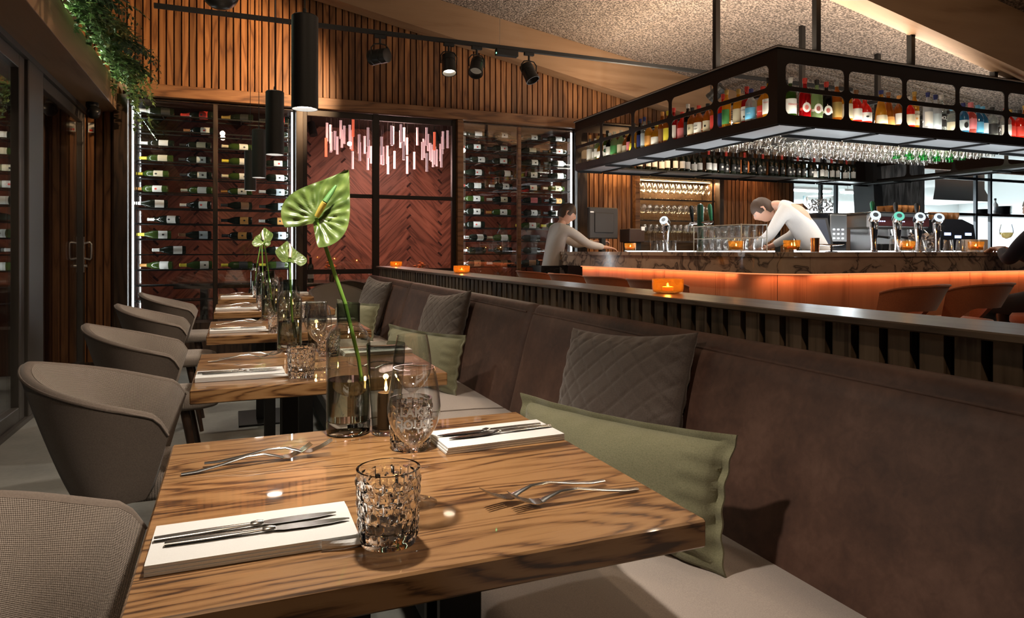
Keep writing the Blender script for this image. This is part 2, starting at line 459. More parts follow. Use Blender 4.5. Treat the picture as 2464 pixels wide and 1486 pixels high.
# ---- back wall: backing with individual vertical slats
m = MB()
m.prism([(-1.34, 2.66), (9.4, 2.66), (9.4, roof_z(9.4)), (-1.34, roof_z(-1.34))], 0, 1, lambda a, b, t: (a, 7.43+.08*t, b))
m.bx(-1.34, -.97, 7.43, 7.51, 0, 2.66)
m.bx(3.86, 4.74, 7.43, 7.51, 0, 2.66)
m.bx(6.02, 7.32, 7.43, 7.51, 0, 2.66)
m.bx(4.74, 6.02, 7.43, 7.51, 0, .93); m.bx(4.74, 6.02, 7.43, 7.51, 2.22, 2.66)
m.bx(7.32, 13.5, 7.43, 7.51, 0, .95); m.bx(7.32, 13.5, 7.43, 7.51, 2.42, 2.66)
BACK = struct(m.build('wall_back', P('slat_backing', (.11,.042,.015), rough=.8)), 'back wall clad in vertical stained oak slats')
SL = []
def slat(x, z0, z1, w=.053):
    h = z1-z0
    o = MB().bx(-w/2, w/2, -.030, 0, -h/2, h/2).build('slat', OAK, BACK, loc=(x, 7.43, (z0+z1)/2)); SL.append(o)
x = -1.30
while x < 6.6:
    slat(x, 2.725, min(beam_z(x)+.22, roof_z(x)-.01)); x += .067
x = -1.295
while x < -1.02: slat(x, 0.09, 2.63); x += .067
x = 4.02
while x < 4.66: slat(x, .4, 2.655); x += .066
x = 6.12
while x < 7.28: slat(x, .4, 2.655); x += .068
# trims: header rail over cabinets, posts, skirting
n_tr = [0]
def trim(x0, x1, y0, y1, z0, z1, mat, label, c=.004):
    n_tr[0] += 1
    return struct(MB().bx(x0, x1, y0, y1, z0, z1, c).build('trim_%d' % n_tr[0], mat), label)
trim(-.93, 3.98, 7.31, 7.43, 2.605, 2.722, OAKX, 'oak header rail above the wine cabinets')
trim(-1.03, -.915, 7.30, 7.46, 0, 2.60, DKWOOD, 'dark corner post beside the left wine cabinet')
trim(.60, .67, 7.30, 7.46, 0, 2.60, DKWOOD, 'dark post between wine cabinet and inner window')
trim(2.33, 2.40, 7.30, 7.46, 0, 2.60, OAKX, 'oak post beside the right wine cabinet')
trim(3.85, 3.985, 7.32, 7.46, 0, 2.60, DKWOOD, 'dark post at the end of the bar back wall')
trim(4.69, 4.76, 7.36, 7.46, .9, 2.62, OAKX, 'oak edge of the lit glass niche beside the register')
trim(6.00, 6.07, 7.36, 7.46, .9, 2.62, DKWOOD, 'dark edge of the lit glass niche')
trim(-1.30, -1.0, 7.38, 7.43, 0, .09, DKWOOD, 'low skirting under the slats in the door corner')

# ---- left side: soffit over sliding glass doors
trim(-1.36, -1.0, -2.5, 7.42, 2.44, 2.70, SOFF, 'wooden soffit box running above the glass doors', .003)
struct(MB().bx(-1.45, -1.34, -2.5, 7.42, 2.70, 4.6).build('wall_left', P('dark_wall', (.05,.03,.02), rough=.8)), 'dark wall above the soffit')
def glass_door(nm, y0, y1, s0, s1, label):
    d = bpy.data.objects.new(nm, None); COL.objects.link(d); struct(d, label)
    x0, x1 = -1.335, -1.275
    MB().bx(x0, x1, y0, y0+s0, .03, 2.40, .004).build('stile', ALU, d)
    MB().bx(x0, x1, y1-s1, y1, .03, 2.40, .004).build('stile', ALU, d)
    MB().bx(x0, x1, y0+s0, y1-s1, .03, .12, .004).build('bottom_rail', ALU, d)
    MB().bx(x0, x1, y0+s0, y1-s1, 2.31, 2.40, .004).build('top_rail', ALU, d)
    MB().bx(x0+.024, x0+.036, y0+s0-.01, y1-s1+.01, .11, 2.32).build('pane', PANE, d)
    return d
glass_door('door_1', 2.2, 5.40, .1, .12, 'dark framed sliding glass door nearest the camera')
d2 = glass_door('door_2', 5.82, 7.40, .07, .10, 'dark framed sliding glass door in the corner by the slats')
struct(MB().bx(-1.36, -1.255, 5.42, 5.80, 0, 2.44, .006).build('door_post_1', ALU), 'wide dark aluminium post between the glass doors')
struct(MB().bx(-1.36, -1.25, -2.5, 7.42, 2.40, 2.44).build('door_head_1', ALU), 'aluminium head rail of the sliding doors')
struct(MB().bx(-1.36, -1.25, -2.5, 7.42, 0.0, .03).build('door_sill_1', ALU), 'aluminium floor track of the sliding doors')
SILV = P('satin_silver', (.70,.68,.66), rough=.3, metal=.85)
h = MB().bx(-1.275, -1.268, 7.325, 7.355, .93, 1.26, .002).build('handle_plate', SILV, d2)
MB().tube([(-1.27,7.34,1.20),(-1.225,7.34,1.21),(-1.215,7.34,1.195),(-1.213,7.34,1.13),(-1.215,7.34,1.065),(-1.225,7.34,1.05),(-1.27,7.34,1.06)], .010, 10).build('pull', SILV, h, smooth=60)
MB().cyl((-1.27,7.34,.99),(-1.245,7.34,.99),.014,n=16).build('lock', SILV, h, smooth=40)
# outside: bench and chair on the dark terrace
PLK = wood('terrace_plank', (.10,.06,.03), (.22,.14,.075), (.28,.18,.10), 1, rough=.6)
t = thing('terrace_bench', 'slatted wooden bench outside behind the glass door', 'bench', (-3.0, 6.0, -.02))
for i in range(4): MB().bx(-.05, 0, -1.0, 1.0, .28+i*.11, .36+i*.11, .004).build('slat', PLK, t)
for i in range(4): MB().bx(.02+i*.10, .10+i*.10, -1.0, 1.0, .40, .43, .004).build('slat', PLK, t)
for yy in (-.85, .85): MB().bx(-.02, .40, yy-.03, yy+.03, 0, .40, .003).build('leg', BLACK, t)
t = thing('terrace_chair', 'dark terrace chair silhouetted outside the glass door', 'chair', (-2.0, 5.6, -.02), .5)
MB().bx(-.22,.22,-.22,.22,.44,.47,.01).build('seat', BLACKM, t)
MB().grid(lambda u,v: (-.22-.05*math.cos((u-.5)*2.2)-.06*v, (u-.5)*.46, .5+.36*v), 8, 4).build('backrest', BLACKM, t, smooth=60)
for sx in (-1,1):
    for sy in (-1,1): MB().cyl((sx*.16,sy*.16,.44),(sx*.2,sy*.2,0),.014,.010).build('leg', BLACKM, t)

# ---- room behind the inner window: herringbone wall
struct(MB().bx(-3.0, 4.7, 10.62, 10.72, 0, 3.1).build('wall_far', P('herringbone_base', (.05,.02,.014), rough=.8)), 'far wall of the inner dining room clad in herringbone planks')
WF = bpy.data.objects['wall_far']
PL, PW = .72, .118
pm = MB().bx(-PL/2, PL/2, -.012, 0, -PW/2, PW/2).mesh('plank'); pm.materials.append(HERR)
step = PW*math.sqrt(2); colw = PL*math.cos(PI/4)
k = 0; x = -1.75
for ci in range(13):
    cx = -1.75+ci*colw
    sgn = 1 if ci % 2 == 0 else -1
    for j in range(-3, 19):
        zz = .35+j*step+(PW*.35 if sgn < 0 else 0)
        if zz < -.1 or zz > 3.1: continue
        o = obj('plank', pm, HERR, WF, (cx, 10.62, zz), (0, -sgn*PI/4, 0)); k += 1
struct(MB().bx(-3.0, 4.7, 7.5, 10.7, 3.0, 3.1).build('ceiling_inner', P('dark_inner_ceiling', (.05,.028,.022), rough=.9)), 'dark ceiling of the inner dining room')
struct(MB().bx(-3.1, -3.0, 7.5, 10.7, 0, 3.1).build('wall_inner_left', P('red_brown_wall', (.16,.06,.04), rough=.8)))
struct(MB().bx(4.62, 4.72, 7.72, 10.7, 0, 3.1).build('wall_inner_right', P('red_brown_wall', (.16,.06,.04), rough=.8)))
struct(MB().bx(-3.0, -1.34, 7.43, 7.51, 0, 3.1).build('wall_inner_front', P('red_brown_wall', (.16,.06,.04), rough=.8)))
# inner window: steel frame, mullion, transoms, panes
w = bpy.data.objects.new('window_1', None); COL.objects.link(w); struct(w, 'dark steel framed inner window onto the herringbone room')
DKS = P('window_steel', (.020,.012,.010), rough=.45, metal=.3)
for a, b in ((.67,.715),(1.395,1.465),(2.285,2.33)): MB().bx(a, b, 7.36, 7.42, .0, 2.60, .003).build('post', DKS, w)
for a, b in ((.715,1.395),(1.465,2.285)):
    for z0, z1 in ((2.535,2.60),(1.695,1.735),(.885,.935),(0,.08)): MB().bx(a, b, 7.37, 7.41, z0, z1, .003).build('transom', DKS, w)
    for z0, z1 in ((1.735,2.535),(.935,1.695),(.08,.885)): MB().bx(a, b, 7.387, 7.393, z0, z1).build('pane', PANE, w)
for _x, _e in ((-.6,6), (.9,70), (3.4,50)): lamp('inner_room_light', 'SPOT', (_x, 8.5, 2.98), _e, (1.0,.52,.38), to=(_x,9.6,.7), size=.07, cone=120, blend=.9)
lamp('inner_room_light', 'SPOT', (2.1, 8.9, 2.9), 90, (1.0,.48,.36), to=(2.0,10.6,.9), size=.06, cone=100, blend=.8)
lamp('inner_room_light', 'SPOT', (-.3, 8.7, 2.9), 14, (1.0,.55,.34), to=(-.2,10.6,.6), size=.06, cone=75, blend=.8)

# ---------------------------------------------------------------- bottles
PROF = {
 'bord': [(.030,0),(.0365,.004),(.0372,.02),(.0372,.185),(.035,.202),(.026,.218),(.0155,.232),(.0145,.24),(.0142,.288),(.0155,.289),(.0155,.299),(.0125,.300)],
 'burg': [(.032,0),(.0395,.004),(.0405,.02),(.0405,.140),(.0385,.165),(.030,.195),(.020,.222),(.0150,.245),(.0142,.288),(.0158,.289),(.0158,.298),(.0125,.299)],
 'champ':[(.034,0),(.0425,.004),(.0435,.02),(.0435,.150),(.0405,.175),(.031,.208),(.021,.235),(.0165,.255),(.0155,.293),(.0175,.294),(.0175,.306),(.013,.307)],
 'verm': [(.036,0),(.0435,.004),(.0445,.02),(.0445,.175),(.042,.198),(.033,.218),(.020,.235),(.0145,.25),(.014,.285),(.0168,.286),(.0168,.315),(.014,.316)],
 'tall': [(.030,0),(.0365,.004),(.0375,.02),(.0375,.21),(.034,.23),(.022,.248),(.0145,.265),(.0135,.30),(.0162,.301),(.0162,.325),(.013,.326)],
 'squat':[(.044,0),(.050,.004),(.0515,.02),(.0515,.105),(.048,.13),(.034,.155),(.019,.172),(.0165,.18),(.016,.205),(.0205,.206),(.0205,.235),(.017,.236)],
 'mid':  [(.037,0),(.0435,.004),(.0445,.02),(.0445,.145),(.041,.168),(.028,.19),(.0165,.205),(.0150,.215),(.0145,.245),(.0175,.246),(.0175,.272),(.014,.273)],
 'cone': [(.042,0),(.048,.004),(.049,.02),(.0475,.06),(.040,.13),(.027,.195),(.0165,.225),(.0145,.24),(.0145,.27),(.0175,.271),(.0175,.295),(.014,.296)],
 'fancy':[(.033,0),(.040,.004),(.042,.03),(.046,.10),(.0475,.15),(.042,.178),(.026,.198),(.018,.21),(.017,.24),(.0205,.241),(.0205,.285),(.018,.286)],
}
LABZ = {'bord':(.05,.135),'burg':(.035,.115),'champ':(.04,.12),'verm':(.035,.15),'tall':(.04,.16),'squat':(.025,.095),'mid':(.03,.12),'cone':(.02,.09),'fancy':(.05,.14)}
CAPZ = {'bord':.236,'burg':.236,'champ':.215,'verm':.272,'tall':.285,'squat':.200,'mid':.238,'cone':.262,'fancy':.236}
BM = {}
def bottle_mesh(kind):
    if kind not in BM: BM[kind] = MB().lathe(PROF[kind], n=16).mesh('bottle', 35)
    return BM[kind]
def prof_r(kind, z):
    p = PROF[kind]
    for (r0, z0), (r1, z1) in zip(p, p[1:]):
        if z0 <= z <= z1 and z1 > z0: return lerp(r0, r1, (z-z0)/(z1-z0))
    return p[-1][0]
def label_mesh(kind, z0=None, z1=None, half=68):
    a, b = LABZ[kind]; z0 = a if z0 is None else z0; z1 = b if z1 is None else z1
    k = ('l', kind, z0, z1, half)
    if k not in BM:
        def fn(u, v):
            z = lerp(z0, z1, v); r = prof_r(kind, z)+.0007; t = math.radians(-90+lerp(-half, half, u)); return (r*math.cos(t), r*math.sin(t), z)
        BM[k] = MB().grid(fn, 10, 3).mesh('label', 60)
    return BM[k]
def cap_mesh(kind):
    k = ('c', kind)
    if k not in BM:
        z0 = CAPZ[kind]; p = [(r+.0008, z) for r, z in PROF[kind] if z > z0+.002]
        p = [(prof_r(kind, z0)+.0008, z0)]+p+[(.004, PROF[kind][-1][1]+.0015)]
        BM[k] = MB().lathe(p, n=14).mesh('cap', 35)
    return BM[k]
def disc_mesh(r, n=20, sy=1.0):
    k = ('d', r, n, sy)
    if k not in BM: BM[k] = MB().prism([(r*math.cos(2*PI*i/n), r*sy*math.sin(2*PI*i/n)) for i in range(n)], 0, .0006, lambda a, b, t: (a, -t, b)).mesh('emblem')
    return BM[k]
def bottle(name, kind, glass, cap, lab, label, cat='bottle', group=None, loc=(0,0,0), rot=(0,0,0), lz=None, emblem=None, text=None, capname='foil'):
    o = obj(name, bottle_mesh(kind), glass, None, loc, rot)
    tag(o, label, cat, group)
    if cap: obj(capname, cap_mesh(kind), cap, o)
    if lab:
        l = obj('label', label_mesh(kind, *(lz or ())), lab, o)
        z0, z1 = lz[:2] if lz else LABZ[kind]
        if emblem:
            for (mt, rr, dz, sy) in emblem:
                obj('emblem', disc_mesh(rr, 20, sy), mt, o, (0, -prof_r(kind, (z0+z1)/2+dz)-.0012, (z0+z1)/2+dz))
        if text:
            for (s_, size, dz, mt) in text: lettering(s_, size, mt, o, (0, -prof_r(kind, (z0+z1)/2+dz)-.0016, (z0+z1)/2+dz-size*.36))
    return o
def lettering(body, size, mt, parent, loc, rot=(PI/2,0,0), name='lettering', ext=.0002, bold=0.0):
    c = bpy.data.curves.new(name, 'FONT'); c.body = body; c.size = size; c.align_x = 'CENTER'; c.extrude = ext; c.offset = bold
    c.resolution_u = 2
    c.materials.append(mt)
    tmp = bpy.data.objects.new(name, c); COL.objects.link(tmp)
    me = bpy.data.meshes.new_from_object(tmp.evaluated_get(bpy.context.evaluated_depsgraph_get()))
    bpy.data.objects.remove(tmp); me.name = name
    me.materials.clear(); me.materials.append(mt)
    return obj(name, me, mt, parent, loc, rot)
WB = P('dark_bottle_glass', (.010,.013,.008), rough=.06)
WBG = P('green_bottle_glass', (.035,.06,.012), rough=.06)
def pc(n, c, **k): return P('paint_'+n, c, **dict(dict(rough=.55), **k))
LWHITE, LCREAM, LBLUE = pc('white',(.74,.73,.68)), pc('cream',(.62,.56,.40)), pc('paleblue',(.50,.58,.62))
LORNG, LRED, LBLK = pc('orange',(.62,.30,.08)), pc('red',(.62,.05,.035)), pc('black',(.02,.02,.02))
LYEL, LGOLD, LSILV = pc('yellow',(.72,.60,.05)), pc('gold',(.55,.38,.12),metal=.6), pc('silver',(.6,.6,.58),metal=.6)
LBRN, LNAVY, LGRN, LPINK, LSKY = pc('brown',(.22,.10,.04)), pc('navy',(.02,.03,.14)), pc('green',(.05,.22,.06)), pc('pink',(.75,.22,.24)), pc('sky',(.12,.42,.68))
CAPN = {'w':LWHITE,'c':LCREAM,'o':LORNG,'r':LRED,'k':LBLK,'y':LYEL,'g':LGOLD,'s':LSILV,'b':LBRN,'l':LBLUE,'n':LNAVY,'G':LGRN,'p':LPINK,'S':LSKY}
NAMES = {'w':'white','c':'cream','o':'orange','r':'red','k':'black','y':'yellow','g':'gold','s':'silver','b':'brown','l':'pale blue','n':'navy','G':'green','p':'pink','S':'sky blue'}
SHZ = [2.45-.151*i for i in range(13)]
ROW = ['top','second','third','fourth','fifth','sixth','seventh','eighth','ninth','tenth','eleventh']
COLN = {'A':'left end','B':'left centre','C':'right centre','D':'right end'}
def wine_cabinet(x0, xm, x1, rows, cols, which, seed):
    rd = random.Random(seed)
    t = thing('wine_cabinet', '%s wine cabinet of black shelves behind glass with lit edges' % which, 'cabinet', (0,0,0))
    t.location = (x0, 7.36, 0)
    ox, oy = x0, 7.36
    W = x1-x0
    MB().bx(0, .02, .06, .36, 0, 2.6).build('side', DKWOOD, t)
    MB().bx(W-.02, W, .06, .36, 0, 2.6).build('side', DKWOOD, t)
    MB().bx(0, W, .04, .36, 0, .42).build('plinth', DKWOOD, t)
    MB().bx(0, W, .04, .36, 2.585, 2.60).build('top', DKWOOD, t)
    for a in ((xm-x0)-.022,): MB().bx(a, a+.044, .03, .075, .42, 2.585, .004).build('post', OAKX if which.startswith('right') else DKWOOD, t)
    for a, b in ((.0,(xm-x0)-.024),((xm-x0)+.024,W)):
        MB().bx(a, b, .045, .051, .42, 2.585).build('pane', PANE, t)
        MB().bx(a, b, .352, .358, .42, 2.585).build('pane', PANEDK, t)
    LED = emis('cabinet_led', (.92,.97,1.0), 9.0)
    for a in (.024, W-.036): MB().bx(a, a+.012, .075, .083, .43, 2.57).build('led_strip', LED, t)
    for i, z in enumerate(SHZ):
        sh = MB().bx(.02, W-.02, .085, .093, z-.006, z+.006).bx(.02, W-.02, .325, .333, z-.006, z+.006)
        for q in range(7):
            a = .04+q*(W-.08)/6
            sh.bx(a-.004, a+.004, .085, .333, z-.004, z+.004)
        sh.build('shelf', BLACK, t)
    for a in (.05, .065, W-.065, W-.05): MB().bx(a-.003, a+.003, .088, .094, .5, 2.5).build('upright', STEEL if which.startswith('right') else BLACK, t)
    for i, line in enumerate(rows):
        for spec in line.split():
            # column, kind(b/u/h), cap, label, optional shift in cm
            c, kd, cp, lb = spec[0], spec[1], spec[2], spec[3]; sh = int(spec[4:] or 0)*.01
            kind = {'b':'bord','u':'burg','h':'champ'}[kd]
            r = PROF[kind][3][0]; hgt = PROF[kind][-1][1]
            xx = cols[c]+sh+hgt+rd.uniform(-.01,.01)
            gl = WBG if cp in 'yco' and kd != 'h' else WB
            o = bottle('wine_bottle', kind, gl, CAPN[cp], CAPN[lb],
                       'wine bottle with %s foil and %s label, %s, %s shelf, %s cabinet' % (NAMES[cp], NAMES[lb], COLN[c], ROW[i], which.split()[0]),
                       'bottle', 'bottles in the %s wine cabinet' % which.split()[0],
                       (xx, oy+.20+rd.uniform(-.02,.02), SHZ[i]+.0065+r), (rd.uniform(-.25,.25), -PI/2, 0),
                       emblem=[(LRED if lb == 'w' and rd.random() < .3 else LBLK, .009, rd.uniform(-.01,.02), 1.2)] if rd.random() < .8 else None)
    for a, s in ((x0+.03, 1), (x1-.03, -1)):
        lamp('cabinet_led_light', 'AREA', (a, 7.455, 1.5), 5.0, (.93,.97,1.0), rot=(0, -s*PI/2, 0), size=2.0, size_y=.012)
    return t
wine_cabinet(-.915, -.16, .60,
  ['Ahsk Bhrr Chgk Dhkr','Bbbw3 Dbkk','Abww Bbkc Cbcw Dbko','Abyc Bbkl Cbyw Dbkw','Abyc-3 Bbkw Cbcw Dbkw','Abow-4 Bbcw Cbow Dbwl','Auww-5 Buww Cukb Dukl',
   'Auww7 Cuko Duwo','Auyw-2 Bubl Cbko Dukl','Auww12 Dbkw','Auow Buyw Cbyk Dbyk'], {'A':-.85,'B':-.50,'C':-.115,'D':.245}, 'left', 5)
wine_cabinet(2.40, 3.12, 3.85,
  ['Abww2 Bbkw Cbkw Dbkw','Abrw Bbkw Cbkc Dbkw','Abkw3 Bbkw Cukw Dukw','Auww Bukw Cukw Dukw','Abrw Bbsw Cbkw Dbcc','Abcw Bbwc1 Cbnp Dbko','Abww Bbow1 Cbkw Dbkw',
   'Abww Cbyw Dbyw','Abww Bbcw Cbkk','Abwk Bbkk Cbkk Dbkk','Abwb Bbwb Cbkb'], {'A':2.44,'B':2.775,'C':3.165,'D':3.49}, 'right', 9)

# ---------------------------------------------------------------- hanging bottle rack over the bar (a rectangular ring)
RX0, RX1, RY0, RY1, RZ0, RZ1, RW = 3.69, 8.40, 3.89, 7.08, 2.06, 2.62, .35
rk = thing('bar_rack', 'large black steel bottle rack hanging over the bar with rounded openings', 'rack', (RX0, RY0, RZ0))
def rp(mb, name, mat, smooth=0):   # build in world numbers, parent to the rack
    mb.v = [(a-RX0, b-RY0, c-RZ0) for a, b, c in mb.v]
    return mb.build(name, mat, rk, smooth)
def holes(a0, n):
    h = []
    for i in range(n):
        x = a0+i*.63
        h += [rrect(x, x+.585, 2.345, 2.515, .045), rrect(x, x+.585, 2.135, 2.310, .045)]
    return h
def L0(a, b, c): return (a-RX0, b-RY0, c-RZ0)
OUT = lambda a0, a1: [(a0,RZ0),(a1,RZ0),(a1,RZ1),(a0,RZ1)]
PF = plate('front_plate', BRONZE, OUT(RX0, RX1), holes(RX0+.08, 7), .006, lambda a, b, t: L0(a, RY0+t, b), rk)
plate('side_plate', BRONZE, OUT(RY0+.006, RY1), holes(RY0+.088, 5), .006, lambda a, b, t: L0(RX0+t, a, b), rk)
plate('side_plate', BRONZE, OUT(RY0+.006, RY1), holes(RY0+.088, 5), .006, lambda a, b, t: L0(RX1-t, a, b), rk)
plate('rear_plate', BRONZE, OUT(RX0+.006, RX1-.006), holes(RX0+.08, 7), .006, lambda a, b, t: L0(a, RY1-t, b), rk)
# top flange all round, with the pale cable channel on it
for a in ((RX0-.012,RX1+.012,RY0-.012,RY0+.06),(RX0-.012,RX1+.012,RY1-.06,RY1+.012),(RX0-.012,RX0+.06,RY0+.06,RY1-.06),(RX1-.06,RX1+.012,RY0+.06,RY1-.06)):
    rp(MB().bx(*a, RZ1, RZ1+.014), 'flange', BRONZE)
CHAN = P('pale_channel', (.42,.40,.38), rough=.35, metal=.6)
rp(MB().bx(RX0-.014, RX1+.01, RY0-.02, RY0-.012, RZ1-.004, RZ1+.006), 'channel', CHAN)
rp(MB().bx(RX0-.02, RX0-.012, RY0-.014, RY1, RZ1-.004, RZ1+.006), 'channel', CHAN)
# deck panels, one per bay, in dark frames
DECK = P('grey_deck_panel', (.22,.235,.245), rough=.4)
DECKT = P('frosted_deck', (.75,.75,.72), rough=.5)
def deck(x0, x1, y0, y1):
    rp(MB().bx(x0+.012, x1-.012, y0+.012, y1-.012, RZ0+.004, RZ0+.012), 'deck_panel', DECK)
    f = MB()
    f.bx(x0, x0+.012, y0, y1, RZ0-.012, RZ0+.012).bx(x1-.012, x1, y0, y1, RZ0-.012, RZ0+.012)
    f.bx(x0+.012, x1-.012, y0, y0+.012, RZ0-.006, RZ0+.012).bx(x0+.012, x1-.012, y1-.012, y1, RZ0-.022, RZ0+.012)
    rp(f, 'deck_frame', BLACK)
for i in range(5):
    a = RY0+.008+i*.632
    deck(RX0+.008, RX0+RW, a, a+.63); deck(RX1-RW, RX1-.008, a, a+.63)
for i in range(6):
    a = RX0+RW+.01+i*.665
    deck(a, a+.66, RY0+.008, RY0+RW); deck(a, a+.66, RY1-RW, RY1-.008)
for x, y, zt in ((3.73,4.62,None),(4.11,3.93,None),(5.13,3.93,None),(6.16,3.93,None),(5.2,5.15,None),(6.23,5.15,None)):
    top = roof_z(x)+.01 if not (3.75 < y < 3.94) else beam_z(x)+.01
    rp(MB().bx(x-.022, x+.022, y-.022, y+.022, RZ1 if y < 5 or x < 4 else 2.42, top), 'rod', BLACK)
# hanger rails for the glasses in the middle
for i in range(6):
    y = 5.0+i*.165
    rp(MB().bx(4.10, 8.0, y+.038, y+.058, 2.405, 2.412).bx(4.10, 8.0, y+.108, y+.128, 2.405, 2.412), 'hanger_rail', BLACK)
for x in (4.1, 5.2, 6.23, 7.3, 8.0): rp(MB().bx(x-.02, x+.02, 4.24, 6.74, 2.412, 2.445), 'cross_bar', BLACK)
for _y in (5.0, 5.42, 5.84): rp(MB().bx(4.5, 8.0, _y-.006, _y+.006, 2.392, 2.400), 'led_strip', emis('hanger_fill_led', (1.0,.90,.74), 5.0))  # glowing strips added to brighten the hanging glasses
for _y in (5.0, 5.42, 5.84): lamp('hanger_fill_light', 'AREA', (6.25, _y, 2.388), 9, (1.0,.92,.80), rot=(0,0,0), size=3.5, size_y=.014)  # added fill lamps just below those strips
rp(MB().bx(5.15, 5.18, 5.0, 6.1, 2.22, 2.41), 'divider', BLACK)
FRO = liquor('frosted_acrylic', (.8,.78,.72), .35)
rp(MB().bx(RX0+.012, RX0+.20, RY0+.20, RY1-.05, RZ0+.063, RZ0+.075), 'light_deck', FRO)
rp(MB().bx(RX0+.012, RX1-.05, RY0+.012, RY0+.20, RZ0+.063, RZ0+.075), 'light_deck', FRO)
# strip lights in the deck: bottles glow from below; strips down over the worktop
LEDW = emis('rack_led', (1.0,.86,.66), 1.5)
rp(MB().bx(RX0+.02, RX0+.03, RY0+.06, RY1-.06, RZ0+.0755, RZ0+.080), 'led_strip', LEDW)
rp(MB().bx(RX0+.06, RX1-.06, RY0+.02, RY0+.03, RZ0+.0755, RZ0+.080), 'led_strip', LEDW)
lamp('rack_strip_light', 'AREA', (RX0+.045, 5.48, RZ0+.085), 3.2, (1.0,.90,.74), rot=(0, math.radians(150), 0), size=.02, size_y=3.1)
lamp('rack_strip_light', 'AREA', (5.9, RY0+.045, RZ0+.085), 4.2, (1.0,.92,.78), rot=(math.radians(-150), 0, PI), size=4.4, size_y=.02)
lamp('rack_uplight', 'AREA', (RX0+.2, 5.4, RZ1+.03), 40, (1.0,.80,.60), rot=(PI,0,0), size=.06, size_y=2.8)
lamp('rack_uplight', 'AREA', (5.8, RY0+.25, RZ1+.03), 48, (1.0,.80,.60), rot=(PI,0,0), size=4.0, size_y=.06)

# ---------------------------------------------------------------- bottles on the rack
G = lambda n, c, cl=.45: liquor('bottle_'+n, tuple(q**1.25 for q in c), min(.8, cl+.15))
CLR = G('clear', (.72,.76,.74), .72); RED = G('ruby', (.55,.012,.02), .3); GRNB = G('green', (.10,.22,.03), .4); AMB = G('amber', (.62,.25,.03), .4)
GLD = G('golden', (.80,.48,.05), .4); PALE = G('pale_green', (.52,.66,.38), .5); BLU = G('blue', (.10,.36,.55), .4); DRK = G('nearly_black', (.025,.02,.018), .1)
CRIM = G('crimson', (.85,.06,.03), .3); PNK = G('pink', (.85,.25,.20), .4); FROST = G('frosted', (.70,.72,.74), .15)
INK, INKR, INKW = pc('ink',(.015,.015,.015)), pc('redink',(.60,.04,.03)), pc('whiteink',(.85,.85,.83))
disc = lambda mt, r=.026, dz=0, sy=1.15: [(mt, r, dz, sy)]
MART = [(LWHITE, .030, .01, 1.25), (LRED, .015, .01, 1.3)]
side_specs = [  # along the left face, far end first: kind, glass, cap, label, extra
 ('tall',CLR,LORNG,LWHITE,{}), ('mid',CLR,LWHITE,LWHITE,{}), ('fancy',PALE,LGOLD,LWHITE,{}), ('squat',GLD,LGOLD,LWHITE,{}),
 ('verm',GRNB,LBLK,LWHITE,dict(emblem=[(LBLK,.022,.0,1.0),(LGRN,.015,.0,1.0)])), ('mid',DRK,LWHITE,LWHITE,{}), ('mid',PALE,LCREAM,LGRN,{}), ('mid',PALE,LCREAM,LCREAM,{}), ('squat',AMB,LGOLD,LCREAM,{}), ('mid',DRK,LBLK,LPINK,{}),
 ('cone',GLD,LBLK,LYEL,{}), ('tall',DRK,LNAVY,LNAVY,{}), ('tall',CLR,LNAVY,LBLUE,{}), ('mid',GLD,LBLK,LORNG,{}), ('squat',GLD,LYEL,LWHITE,{}), ('tall',AMB,LORNG,LBRN,{}), ('verm',AMB,LYEL,LYEL,{}),
 ('tall',RED,LRED,LWHITE,{}), ('mid',CRIM,LRED,LPINK,{}), ('tall',DRK,LWHITE,LBLK,{}), ('mid',AMB,LBLK,LCREAM,dict(text=[('JD',.026,.01,INK)])), ('mid',AMB,LRED,LWHITE,dict(text=[('JACK',.016,.016,INK),('WEST',.016,-.012,INK)])), ('mid',AMB,LBLK,LCREAM,dict(emblem=[(LBLK,.010,.0,1.0)])), ('verm',AMB,LORNG,LRED,{}),
 ('verm',CRIM,LRED,LNAVY,{}), ('tall',GLD,LGOLD,LGRN,{}), ('verm',GLD,LGOLD,LCREAM,{}), ('verm',RED,LRED,LWHITE,dict(text=[('CAMPARI',.014,.03,LNAVY)],emblem=[(LBLK,.008,-.025,1.0)])), ('mid',CLR,LNAVY,LSKY,dict(text=[('SILVER',.010,.0,INKW)])), ('mid',GLD,LRED,LRED,dict(text=[('GOLD',.012,.0,INKW)])), ('verm',GLD,LBLK,LWHITE,dict(text=[('TEQUI',.014,.03,INKR)])),
]
GN = {id(CLR):'clear',id(RED):'ruby red',id(GRNB):'green',id(AMB):'amber',id(GLD):'golden',id(PALE):'pale green',id(BLU):'blue',id(DRK):'black',id(CRIM):'crimson',id(PNK):'pink',id(FROST):'frosted'}
MN = {id(v): NAMES[k] for k, v in CAPN.items()}
SHAPE = {'tall':'tall','mid':'medium','fancy':'curvy','squat':'squat','verm':'broad','cone':'tapered','bord':'straight','burg':'sloping','champ':'heavy'}
ys = [RY1-.14-i*(RY1-.14-RY0-.20)/(len(side_specs)-1) for i in range(len(side_specs))]
for i, (k, gl, cp, lb, ex) in enumerate(side_specs):
    bottle('liquor_bottle', k, gl, cp, lb, '%s %s bottle, %s cap, %s label, %s from far end, rack side' % (SHAPE[k], GN[id(gl)], MN[id(cp)], MN[id(lb)], ordn(i)), 'bottle', 'bottles on the side of the bar rack',
           (RX0+.115+RND.uniform(-.015,.03), ys[i], RZ0+.0755), (0,0,-PI/2+RND.uniform(-.25,.1)+.45), capname='cap', **ex)
